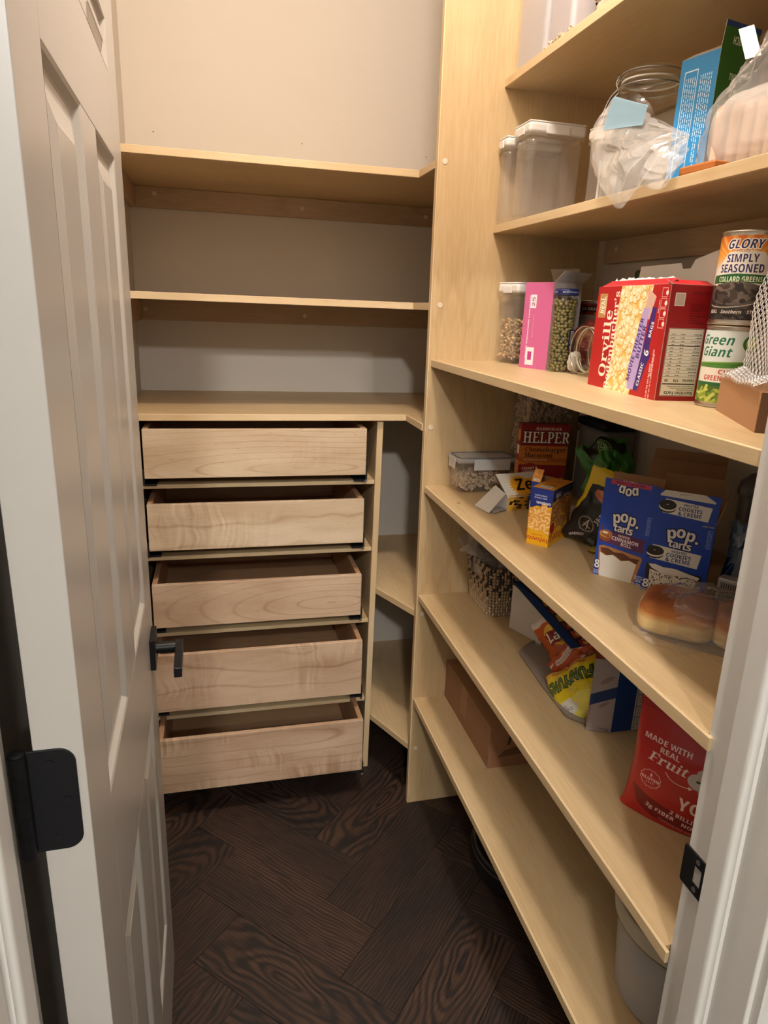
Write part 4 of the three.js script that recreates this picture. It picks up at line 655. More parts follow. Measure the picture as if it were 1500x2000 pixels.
// ================================================================ shelf 4 (toaster pastry cartons)
{ // snap-lid box of oat rings
  const t = thing('snap_lid_box', 'low clear snap lid box holding pale oat rings', 'food box', [0.963, Y4, 0.771]), w = 0.168, d = 0.088, h = 0.086;
  part('container_body', (() => { const g = new RoundedBoxGeometry(w - 0.008, h, d - 0.006, 5, 0.016); g.translate(0, h / 2 + 0.0004, 0); return g; })(), phy({ color: lin(0.94, 0.93, 0.92), roughness: 0.06, transmission: 0.95, thickness: 0 }), t);
  const fm = phy({ color: lin(0.82, 0.82, 0.82), roughness: 0.3, transmission: 0.7, thickness: 0 });
  part('lid', (() => { const g = new RoundedBoxGeometry(w + 0.004, 0.013, d + 0.004, 4, 0.006); g.translate(0, h + 0.004, 0); return g; })(), fm, t);
  part('gasket', (() => { const s = new THREE.Shape(), q = (S, a, b, r) => { S.moveTo(-a + r, -b); S.lineTo(a - r, -b); S.absarc(a - r, -b + r, r, -1.5708, 0); S.lineTo(a, b - r); S.absarc(a - r, b - r, r, 0, 1.5708); S.lineTo(-a + r, b); S.absarc(-a + r, b - r, r, 1.5708, 3.1416); S.lineTo(-a, -b + r); S.absarc(-a + r, -b + r, r, 3.1416, 4.7124); }; q(s, w / 2 - 0.003, d / 2 - 0.003, 0.012); const ho = new THREE.Path(); q(ho, w / 2 - 0.006, d / 2 - 0.006, 0.010); s.holes.push(ho); const e = new THREE.ExtrudeGeometry(s, { depth: 0.003, bevelEnabled: false }); e.rotateX(-Math.PI / 2); e.translate(0, h + 0.0095, 0); return e; })(), std({ color: lin(0.12, 0.13, 0.14), roughness: 0.6 }), t);
  part('clip', box(w * 0.62, 0.03, 0.0035, 0.0015).translate(0.012, h - 0.006, d / 2 + 0.004), phy({ color: lin(0.8, 0.8, 0.78), roughness: 0.3, transmission: 0.45, thickness: 0 }), t); part('clip', box(0.0035, 0.03, d * 0.55, 0.0015).translate(-w / 2 - 0.003, h - 0.006, 0), phy({ color: lin(0.8, 0.8, 0.78), roughness: 0.3, transmission: 0.45, thickness: 0 }), t);
}
function rings(label, n, f, s) {
  const g = new THREE.TorusGeometry(0.0048, 0.0021, 7, 14), ms = []; for (let i = 0; i < n; i++) ms.push(pose(...f(), rr(0.85, 1.1) * s));
  const m = instanced('oat_rings', g, std({ color: 0xffffff, roughness: 0.85 }), ms, label, 'cereal'); ms.forEach((_, i) => { const k = rr(0.85, 1.12); m.setColorAt(i, lin(0.56 * k, 0.41 * k, 0.26 * k)); });
}
rings('pale oat rings in the low snap lid box', 420, () => { const x = rr(-0.069, 0.069), z = rr(-0.033, 0.033); return [0.963 + x, Y4 + 0.008 + rnd() * (0.034 + 0.012 * Math.cos(x * 18)), 0.771 + z]; }, 1);
canister('oat_ring_canister', 'tall clear canister full of oat rings behind the dinner kit box', [1.125, Y4, 0.788], 0.136, 0.28, 0.094, 0, 0.02);
rings('oat rings filling the tall canister at the back', 900, () => [1.125 + (rnd() < 0.3 ? -0.062 : rr(-0.062, 0.062)), Y4 + 0.009 + rnd() * 0.26, 0.788 + (rnd() < 0.5 ? 0.04 : rr(-0.04, 0.04))], 1.05);
carton('dinner_kit_box', 'orange and red cheeseburger macaroni dinner box standing at the back', 'carton', { at: [1.022, Y4, 0.880], ang: -10, w: 0.128, h: 0.203, d: 0.034, front: pr.helper, side: pr.helperSide, top: std({ color: lin(0.2, 0.02, 0.015), roughness: 0.5 }) });
{ // cookie box on its side, torn open
  const c = carton('snack_cake_box', 'white and yellow snack cake box lying open behind the shell pasta boxes', 'carton', { at: [0.955, Y4, 0.985], ang: 10, w: 0.125, h: 0.040, d: 0.07, front: pr.zeBand, side: M.whiteCard, left: M.whiteCard, inside: M.whiteCard });
  const tp = panel('lid_panel', 0.14, 0.078, pr.ze, M.whiteCard, c, [0.066, 0.058, -0.030], [-0.95, 0, 0.0]);
  part('torn_flap', sheet((u, v) => [-0.002 - 0.058 * u, 0.040 * (1 - u) + 0.002 + 0.01 * v * (1 - u), -0.012 - 0.05 * v + 0.02 * u * (1 - v)], 6, 4), std({ color: lin(0.5, 0.45, 0.38), roughness: 0.8, side: THREE.DoubleSide }), c);
  part('torn_flap', sheet((u, v) => [-0.05 * u, 0.003 + 0.004 * u * v, -0.03 * v - 0.004 + 0.018 * u], 6, 4), std({ color: lin(0.34, 0.30, 0.26), roughness: 0.8, side: THREE.DoubleSide }), c);
}
const velO = { w: 0.049, h: 0.1265, d: 0.112, front: pr.velFront, side: pr.velSide, left: pr.velSide, top: pr.velTop };
carton('shell_pasta_box', 'yellow shell pasta and cheese box with closed top at the shelf front', 'carton', { at: [0.898, Y4, 1.218], ang: -49.5, ...velO });
carton('shell_pasta_box', 'yellow shell pasta box with raised top flap tucked behind the closed one', 'carton', { at: [0.919, Y4, 1.1718], ang: -49.5, ...velO, w: 0.0205, d: 0.07, top: null, flaps: [['front', 0.03, -30, pr.velTop, 'orange top flap']] });
{ // jerky pouch
  const b = thing('jerky_pouch', 'black jerky pouch with yellow top leaning beside the shell pasta boxes', 'pouch', [1.035, Y4 + 0.087, 1.262], -48 * D2R); b.rotation.order = 'YXZ'; b.rotation.x = -0.1; b.rotation.z = -0.30;
  part('pouch_body', bagGeo(0.098, 0.165, 0.022, 31, 0.004), pr.jerky, b);
}
{ // yellow corner of a second pouch under it
  const b = thing('yellow_packet', 'flat yellow packet whose zigzag edge shows under the jerky pouch', 'packet', [1.062, Y4 + 0.0045, 1.29], 0.75);
  part('packet_body', (() => { const g = bagGeo(0.1, 0.075, 0.006, 61, 0.0006, 16, 12); g.rotateX(-Math.PI / 2); return g; })(), std({ color: lin(0.42, 0.33, 0.03), roughness: 0.45 }), b);
}
carton('toaster_pastry_carton', 'blue toaster pastry carton of frosted cinnamon roll flavour', 'carton', { at: [0.952, Y4, 1.404], ang: -50, w: 0.0955, h: 0.147, d: 0.04, front: pr.popA, side: pr.popSide, inside: M.kraft, flaps: [['front', 0.045, -2, pr.popAflap, 'blue lid flap printed upside down'], ['back', 0.05, 10, M.kraft]], group: null });
carton('toaster_pastry_carton', 'blue toaster pastry carton of cookies and cream flavour with torn flap', 'carton', { at: [1.002, Y4, 1.489], ang: -42, w: 0.104, h: 0.142, d: 0.105, front: pr.popB, side: pr.popSide, inside: M.kraft, flaps: [['front', 0.05, -3, pr.popBflap, 'blue lid flap with white torn edge'], ['right', 0.048, 12, M.kraft], ['back', 0.06, 24, M.kraft]] });
carton('cardboard_box', 'open brown cardboard box standing behind the toaster pastry cartons', 'box', { at: [1.118, Y4, 1.30], ang: -42, w: 0.14, h: 0.17, d: 0.04, front: M.kraft, side: M.kraft, flaps: [['front', 0.04, -40, M.kraft], ['back', 0.05, 20, M.kraft]] });
{ // green chip bag
  const b = thing('chip_bag', 'opened green chip bag slumped over at the back', 'bag', [1.165, Y4 + 0.118, 1.075], -32 * D2R); b.rotation.order = 'YXZ'; b.rotation.x = -0.25; b.rotation.z = 0.28;
  part('bag_body', bagGeo(0.125, 0.17, 0.05, 13, 0.016), pr.greenBag, b);
}
{ // clear bin with a black lid in the back
  const c = thing('storage_bin', 'clear storage bin with black lid at the back behind the green bag', 'bin', [1.243, Y4, 0.925]);
  part('container_body', (() => { const g = new RoundedBoxGeometry(0.096, 0.20, 0.13, 4, 0.012); g.translate(0, 0.1005, 0); return g; })(), phy({ color: lin(0.5, 0.5, 0.52), roughness: 0.25, transmission: 0.7, thickness: 0 }), c);
  part('lid', (() => { const g = new RoundedBoxGeometry(0.104, 0.022, 0.138, 4, 0.008); g.translate(0, 0.212, 0); return g; })(), M.black, c);
}
{ // flat white carton on the shelf behind
  const c = thing('flat_carton', 'flat white carton lying behind the shell pasta boxes', 'carton', [1.075, Y4, 1.118], 0.5); part('carton_body', box(0.10, 0.045, 0.035, 0.001).translate(0, 0.0228, 0), M.whiteCard, c);
  part('print', [quad([-0.05, 0.004, 0.018], [0.05, 0.004, 0.018], [0.05, 0.041, 0.018], [-0.05, 0.041, 0.018])], pm(256, 100, (x, w, h) => { R(x, '#b9b2a8', 0, 0, w, h); blob(x, '#222', 200, 60, 6); blob(x, '#222', 216, 70, 4); lines(x, '#777', 10, 70, 120, 3, 9, 3); }), c);
}
{ // dark lidded cup, blue and white packs at the right end
  const c = thing('lidded_cup', 'grey translucent cup with rounded lid in the far right corner', 'cup', [1.25, Y4, 1.47]);
  part('cup_body', lathe([[0, 0.002], [0.034, 0.002], [0.037, 0.006], [0.043, 0.165], [0.045, 0.168]], 40), phy({ color: lin(0.3, 0.3, 0.34), roughness: 0.3, transmission: 0.6, thickness: 0 }), c);
  part('lid', lathe([[0.0465, 0.166], [0.047, 0.176], [0.043, 0.19], [0.03, 0.205], [0.012, 0.211], [0, 0.212]], 40), phy({ color: lin(0.14, 0.14, 0.16), roughness: 0.25, transmission: 0.3, thickness: 0 }), c);
  const b = thing('snack_packet', 'blue and silver snack packet standing by the right end of the shelf', 'packet', [1.178, Y4 + 0.068, 1.53], -40 * D2R); part('packet_body', bagGeo(0.07, 0.136, 0.03, 17, 0.006), pm(200, 300, (x, w, h) => { R(x, '#6b7c92', 0, 0, w, h); R(x, '#173a72', 0, 150, w, 90); for (let i = 0; i < 20; i++) poly(x, ['#aab4c0', '#27446f', '#8492a4'][i % 3], [[rnd() * w, rnd() * h], [rnd() * w, rnd() * h], [rnd() * w, rnd() * h]]); }, 0.25), b);
  const d = thing('foil_pack', 'small white and silver foil pack below the blue snack packet', 'packet', [1.118, Y4, 1.575], -55 * D2R); part('pack_body', box(0.04, 0.05, 0.026, 0.003).translate(0, 0.0252, 0), std({ color: lin(0.55, 0.53, 0.5), roughness: 0.3, metalness: 0.3 }), d); part('print', quad([-0.016, 0.008, 0.0133], [0.016, 0.008, 0.0133], [0.016, 0.044, 0.0133], [-0.016, 0.044, 0.0133]), pm(128, 128, (x) => { R(x, '#8f8a86', 0, 0, 128, 128); for (let i = 0; i < 7; i++) R(x, '#2b2a2c', 12 + i * 15, 8, 7, 112); }), d);
}
{ // buns in a clear bag
  const t = thing('bun_loaf', 'golden topped white pull apart buns at the shelf front', 'bread', [0.905, Y4, 1.665], -43 * D2R);
  const tex = computed(256, 256, 1, 1, (u, v) => { const n = (fbm(u * 6, v * 6, 3, 3) - 0.5); const k = clamp((v - 0.48 + n * 0.16) / 0.24); const top = mix3([186, 116, 56], [128, 66, 30], clamp((v - 0.7) * 3 + n)); return mix3([226, 198, 142], top, k); }); tex.repeat.set(1, 1);
  const bm = std({ map: tex, roughness: 0.8 });
  for (const [k, w] of [[0.028, 0.116], [0.136, 0.112], [0.242, 0.112]]) {
    const g = new THREE.SphereGeometry(1, 40, 28), p = g.attributes.position, uv = g.attributes.uv; const sg = (q, e) => Math.sign(q) * Math.pow(Math.abs(q), e);
    for (let i = 0; i < p.count; i++) { let X = sg(p.getX(i), 0.5) * w / 2, Yy = p.getY(i), Z = sg(p.getZ(i), 0.5) * 0.062; Yy = Yy > 0 ? Math.pow(Yy, 0.62) * 0.031 : -Math.pow(-Yy, 0.35) * 0.0245; p.setXYZ(i, X * (1 + (fbm(Yy * 60, Z * 50, 4, 2) - 0.5) * 0.06), Yy + 0.026, Z); uv.setXY(i, uv.getX(i), clamp((Yy + 0.0245) / 0.0555)); }
    g.computeVertexNormals(); part('bun', g, bm, t, [k, 0, -0.062 + rr(-0.003, 0.003)]);
  }
  const bag = thing('bread_bag', 'clear plastic bag loosely wrapped around the pull apart buns', 'bag', [0.905, Y4, 1.665], -43 * D2R);
  const g = new THREE.SphereGeometry(1, 72, 48), p = g.attributes.position; const sg = (q, e) => Math.sign(q) * Math.pow(Math.abs(q), e);
  for (let i = 0; i < p.count; i++) { const a = p.getX(i), b = p.getY(i), c = p.getZ(i); const n = fbm(a * 3 + 7, b * 3 + c * 2.5, 9, 4) - 0.5, f = Math.abs(Math.sin((a * 2.5 + b * 3 + c * 2 + n * 3) * 3)); let X = 0.142 + sg(a, 0.6) * 0.176 * (1 + n * 0.08), Z = -0.062 + sg(c, 0.55) * (0.066 + f * 0.006), Yy = b > 0 ? Math.pow(b, 0.6) * 0.066 * (1 + n * 0.5) + f * 0.005 : -Math.pow(-b, 0.3) * 0.0003; p.setXYZ(i, X, Math.max(Yy, 0) + 0.0006 , Z); }
  g.computeVertexNormals(); part('bag_film', g, M.film, bag);
  part('loose_fold', sheet((u, v) => [-0.03 + 0.13 * u, 0.002 + 0.004 * Math.abs(Math.sin(u * 9 + v * 4)) + 0.012 * (1 - v), 0.004 + 0.034 * v * Math.sin(Math.PI * u) + 0.003 * Math.sin(u * 12)], 24, 8), phy({ color: lin(0.96, 0.95, 0.94), roughness: 0.16, transmission: 0.93, thickness: 0, side: THREE.DoubleSide }), bag);
}
{ // crumbs and marks
  const g = new THREE.TorusGeometry(0.0045, 0.0007, 6, 20); g.rotateX(Math.PI / 2); const m = part('rubber_band', g, std({ color: lin(0.35, 0.2, 0.04), roughness: 0.5 }), null, [0.853, Y4 + 0.0008, 0.905]); m.userData = { label: 'tiny tan rubber ring lying near the shelf front edge', category: 'ring' };
}

// ================================================================ shelf 2 (glass jar) and shelf 1
canister('clear_canister', 'large clear canister with white lid at the front of the narrow shelf', [1.043, Y2, 0.832], 0.140, 0.186, 0.082, 0, 0.024, { r: 0.02 });
canister('clear_canister', 'slim clear canister with white lid standing behind the large one', [1.03, Y2, 0.757], 0.145, 0.172, 0.048, 0, 0.022, { r: 0.016 });
canister('clear_canister', 'narrow clear canister with white lid between large canister and glass jar', [1.09, Y2, 1.035], 0.064, 0.145, 0.064, 0.3, 0.022, { r: 0.012 });
{ // paper inside the narrow canister
  const m = part('folded_paper', sheet((u, v) => [0.04 * (u - 0.5), 0.008 + v * 0.10, 0.01 * Math.sin(u * 5 + v * 3)], 10, 10), std({ color: lin(0.6, 0.58, 0.55), roughness: 0.8, side: THREE.DoubleSide }), null, [1.09, Y2, 1.035]); m.rotation.y = -0.4; m.userData = { label: 'folded white paper standing inside the narrow clear canister', category: 'paper' };
}
{ // clip top jar
  const j = thing('clip_top_jar', 'large clip top glass jar with wire bail on the narrow shelf', 'jar', [1.064, Y2, 1.200], -0.65);
  part('jar_body', lathe([[0, 0.006], [0.045, 0.003], [0.064, 0.0008], [0.070, 0.004], [0.0725, 0.012], [0.0725, 0.135], [0.070, 0.155], [0.062, 0.174], [0.054, 0.184], [0.0515, 0.19], [0.054, 0.193], [0.056, 0.198], [0.054, 0.203], [0.0505, 0.205], [0.0505, 0.209]], 72), M.glass, j);
  part('jar_bottom', lathe([[0, 0.012], [0.05, 0.009], [0.064, 0.006]], 48), M.glass, j);
  part('lid', lathe([[0.0, 0.232], [0.03, 0.2325], [0.042, 0.231], [0.047, 0.228], [0.049, 0.223], [0.0545, 0.221], [0.056, 0.216], [0.0545, 0.2115], [0.045, 0.211], [0, 0.214]], 72), M.glass, j);
  part('gasket', (() => { const g = new THREE.TorusGeometry(0.0515, 0.0018, 8, 60); g.rotateX(Math.PI / 2); return g; })(), std({ color: lin(0.6, 0.56, 0.5), roughness: 0.5 }), j, [0, 0.2095, 0]);
  for (const y of [0.1995, 0.2215]) part('wire_ring', (() => { const g = new THREE.TorusGeometry(y < 0.21 ? 0.0563 : 0.0556, 0.0011, 8, 60); g.rotateX(Math.PI / 2); return g; })(), M.steel, j, [0, y, 0]);
  part('bail', [tube([[-0.057, 0.2, -0.008], [-0.062, 0.21, -0.008], [-0.058, 0.2225, -0.008]], 0.0011), tube([[-0.057, 0.2, 0.008], [-0.062, 0.21, 0.008], [-0.058, 0.2225, 0.008]], 0.0011), tube([[-0.058, 0.2, -0.011], [-0.071, 0.185, -0.01], [-0.0845, 0.146, -0.008], [-0.086, 0.142, 0], [-0.0845, 0.146, 0.008], [-0.071, 0.185, 0.01], [-0.058, 0.2, 0.011]], 0.0012, 50), tube([[-0.06, 0.224, -0.014], [-0.061, 0.224, 0], [-0.06, 0.224, 0.014]], 0.0014)], M.steel, j);
}
carton('sandwich_bag_box', 'green and blue box of sandwich bags standing behind the plastic bread bag', 'carton', { at: [1.062, Y2, 1.292], ang: -77, w: 0.078, h: 0.218, d: 0.085, front: pr.sandBlue, side: pr.sandGreen, back: pr.sandBlue, left: pr.sandGreen, inside: M.whiteCard, flaps: [['right', 0.04, 6, pr.sandFlap, 'green lid flap'], ['front', 0.03, -62, M.whiteCard, 'white inner flap']] });
{ const b = thing('paper_bag', 'grey brown crumpled bag showing behind the sandwich bag box', 'bag', [1.215, Y2 + 0.135, 1.225], -60 * D2R); part('bag_body', bagGeo(0.12, 0.27, 0.06, 41, 0.008), std({ color: lin(0.20, 0.155, 0.12), roughness: 0.6 }), b); }
{ // bread in a milky bag hanging over the shelf edge
  const pb = thing('bread_loaf', 'white sliced loaf inside the plastic bag on the narrow shelf', 'bread', [1.085, Y2, 1.58], -78 * D2R);
  const tex = computed(128, 128, 1, 1, (u, v) => { const k = clamp((Math.abs(v - 0.5) * 2 - 0.82) * 8); return mix3([226, 200, 180], [150, 90, 50], k * 0.6 + 0.06 * (fbm(u * 20, v * 20, 2) - 0.5)); }); tex.repeat.set(1, 1);
  for (let i = 0; i < 9; i++) { const g = new RoundedBoxGeometry(0.018, 0.098, 0.104, 4, 0.009); part('slice', g, std({ map: tex, roughness: 0.85 }), pb, [-0.11 + i * 0.0225, 0.052, rr(-0.003, 0.003)], [0, rr(-0.04, 0.04), rr(-0.05, 0.02)]); }
  const sc = thing('orange_packet', 'small orange brown packet under the plastic bread bag at the shelf edge', 'packet', [0.985, Y2, 1.50], -85 * D2R); part('packet_body', box(0.075, 0.014, 0.03, 0.004).translate(0, 0.0072, 0), std({ color: lin(0.38, 0.12, 0.02), roughness: 0.4 }), sc);
  const bag = thing('plastic_bread_bag', 'crumpled clear plastic bread bag hanging over the edge of the narrow shelf', 'bag', [1.085, Y2, 1.58], -78 * D2R);
  const g = new THREE.SphereGeometry(1, 84, 56), p = g.attributes.position; const sg = (q, e) => Math.sign(q) * Math.pow(Math.abs(q), e);
  for (let i = 0; i < p.count; i++) { const a = p.getX(i), b = p.getY(i), c = p.getZ(i); const n = fbm(a * 3 + 3, b * 3 + c * 2.5, 29, 4) - 0.5, f = Math.abs(Math.sin((a * 3 + b * 2 - c * 3 + n * 4) * 2.6)); const X = sg(a, 0.62) * 0.16 * (1 + n * 0.1), tz = 1 - 0.0 * a; let Yy = b > 0 ? Math.pow(b, 0.55) * (0.245 + n * 0.14 + f * 0.012) * (0.36 + 0.64 * clamp((a + 0.78) * 1.05)) : 0; p.setXYZ(i, X, Yy + 0.0006, sg(c, 0.6) * (0.073 + f * 0.006 + n * 0.02)); }
  g.computeVertexNormals(); part('bag_film', g, M.film, bag);
  part('inner_wrap', (() => { const q = new THREE.SphereGeometry(1, 60, 40), r = q.attributes.position; for (let i = 0; i < r.count; i++) { const a = r.getX(i), b = r.getY(i), c = r.getZ(i), n = fbm(a * 4 + 13, b * 4 + c * 3, 33, 3) - 0.5; r.setXYZ(i, -0.02 + sg(a, 0.6) * 0.125, 0.062 + sg(b, 0.6) * 0.061 * (1 + n * 0.06), sg(c, 0.6) * 0.062 * (1 + n * 0.12)); } q.computeVertexNormals(); return q; })(), M.milky, bag);
  // the open end fans out over the shelf edge: a crumpled cone of film in world axes, put into the bag's own axes
  const neck = [1.005, Y2 + 0.072, 1.425], rim = [[0.976, Y2 + 0.165, 1.222], [0.966, Y2 + 0.14, 1.202], [0.952, Y2 + 0.072, 1.21], [0.945, Y2 + 0.015, 1.27], [0.945, Y2 - 0.034, 1.34], [0.948, Y2 - 0.012, 1.372], [0.95, Y2 - 0.004, 1.40], [0.95, Y2 - 0.016, 1.448], [0.952, Y2 + 0.004, 1.475]];
  const curve = new THREE.CatmullRomCurve3(rim.map((q) => new THREE.Vector3(...q)));
  const fan = (ph, wd) => sheet((u, v) => { const q = curve.getPoint(clamp(u)), e = Math.pow(v, 0.85); const n = (fbm(u * 9 + ph, v * 4, 51 + ph, 3) - 0.5) * 0.034 * Math.sin(Math.PI * Math.min(1, v * 1.02) * 0.8), z = Math.sin(u * 34 + ph * 2 + v * 5) * 0.006 * v * (1.1 - v); const s = Math.sin(Math.PI * u); return [mix(neck[0], q.x, e) + n * 0.8 - wd * v * (1 - v) * 0.12 * s + z, mix(neck[1], q.y, e) + n * 0.5 + 0.022 * Math.sin(Math.PI * v) * s, mix(neck[2], q.z, e) + n * 0.6 + z]; }, 80, 26);
  bag.updateMatrixWorld(true); const inv = bag.matrixWorld.clone().invert(); const fm = phy({ color: lin(0.95, 0.94, 0.92), bumpMap: M.crumple, bumpScale: 0.003, roughness: 0.08, transmission: 0.84, thickness: 0, ior: 1.5, side: THREE.DoubleSide });
  for (const [ph, wd] of [[0, 1], [5, -0.35]]) { const f = fan(ph, wd); f.applyMatrix4(inv); part('bag_tail', f, fm, bag); }
  const pt = sheet((u, v) => { const q = curve.getPoint(0.04 + 0.17 * u), e = 0.38 + 0.42 * v; return [mix(neck[0], q.x, e) - 0.016, mix(neck[1], q.y, e) + 0.022 + 0.006 * Math.sin(u * 6), mix(neck[2], q.z, e)]; }, 12, 10); pt.applyMatrix4(inv); part('printed_patch', pt, phy({ color: lin(0.24, 0.38, 0.46), roughness: 0.4, transmission: 0.3, thickness: 0, side: THREE.DoubleSide }), bag).userData.label = 'pale blue printed patch';
}
{ const tg = thing('white_tag', 'small white rectangular tag on the plastic bread bag', 'tag'); part('tag_card', (() => { const g = sheet((u, v) => [1.018 + 0.008 * u - 0.003, 1.924 + 0.046 * v, 1.515 - 0.026 * v + 0.022 * u], 3, 3); return g; })(), std({ color: lin(0.72, 0.70, 0.66), roughness: 0.5, side: THREE.DoubleSide }), tg); }
{ // top shelf
  const c = thing('frosted_bin', 'tall frosted plastic bin on the topmost side shelf against the panel', 'bin', [1.07, Y1, 0.802]);
  part('container_body', (() => { const g = new RoundedBoxGeometry(0.17, 0.26, 0.15, 4, 0.012); g.translate(0, 0.1305, 0); return g; })(), M.frost, c); part('rim', (() => { const g = new RoundedBoxGeometry(0.178, 0.012, 0.158, 3, 0.004); g.translate(0, 0.258, 0); return g; })(), M.frost, c);
  part('liner', (() => { const g = new RoundedBoxGeometry(0.15, 0.21, 0.13, 3, 0.02); g.translate(0, 0.108, 0); return g; })(), phy({ color: lin(0.5, 0.46, 0.46), roughness: 0.5, transmission: 0.4, thickness: 0 }), c);
  const w = thing('white_bin', 'white plastic bin with crumbs at its foot on the topmost side shelf', 'bin', [1.075, Y1, 0.94]); part('container_body', (() => { const g = new RoundedBoxGeometry(0.17, 0.25, 0.105, 4, 0.012); g.translate(0, 0.1255, 0); return g; })(), phy({ color: lin(0.45, 0.42, 0.43), roughness: 0.5, transmission: 0.15, thickness: 0 }), w); part('rim', (() => { const g = new RoundedBoxGeometry(0.178, 0.01, 0.113, 3, 0.004); g.translate(0, 0.25, 0); return g; })(), M.frost, w);
  const g = new THREE.TetrahedronGeometry(0.004, 0), ms = []; for (let i = 0; i < 160; i++) ms.push(pose(rr(0.972, 0.988), Y1 + rr(0.002, 0.016), rr(0.9, 1.03), rr(0.5, 1.2))); instanced('beige_crumbs', g, std({ color: lin(0.55, 0.43, 0.3), roughness: 0.9 }), ms, 'beige crumbs spilled along the front of the topmost side shelf', 'crumbs');
  const b = thing('pasta_bag', 'clear bag of pale shells on the topmost side shelf', 'bag', [1.07, Y1 + 0.085, 1.09], -80 * D2R); part('bag_film', bagGeo(0.17, 0.17, 0.12, 81, 0.01), M.film, b);
  const s = new THREE.SphereGeometry(0.013, 10, 6, 0, 4.2, 0, 2); const sm = []; for (let i = 0; i < 240; i++) { const q = rr(-0.07, 0.07); sm.push(pose(1.07 + rr(-0.04, 0.04) + q * 0.17, Y1 + 0.022 + rnd() * 0.11, 1.09 + q, rr(0.8, 1.2))); } instanced('pasta_shells', s, std({ color: lin(0.52, 0.42, 0.3), roughness: 0.6, side: THREE.DoubleSide }), sm, 'pale pasta shells inside the clear bag on the topmost side shelf', 'pasta');
}
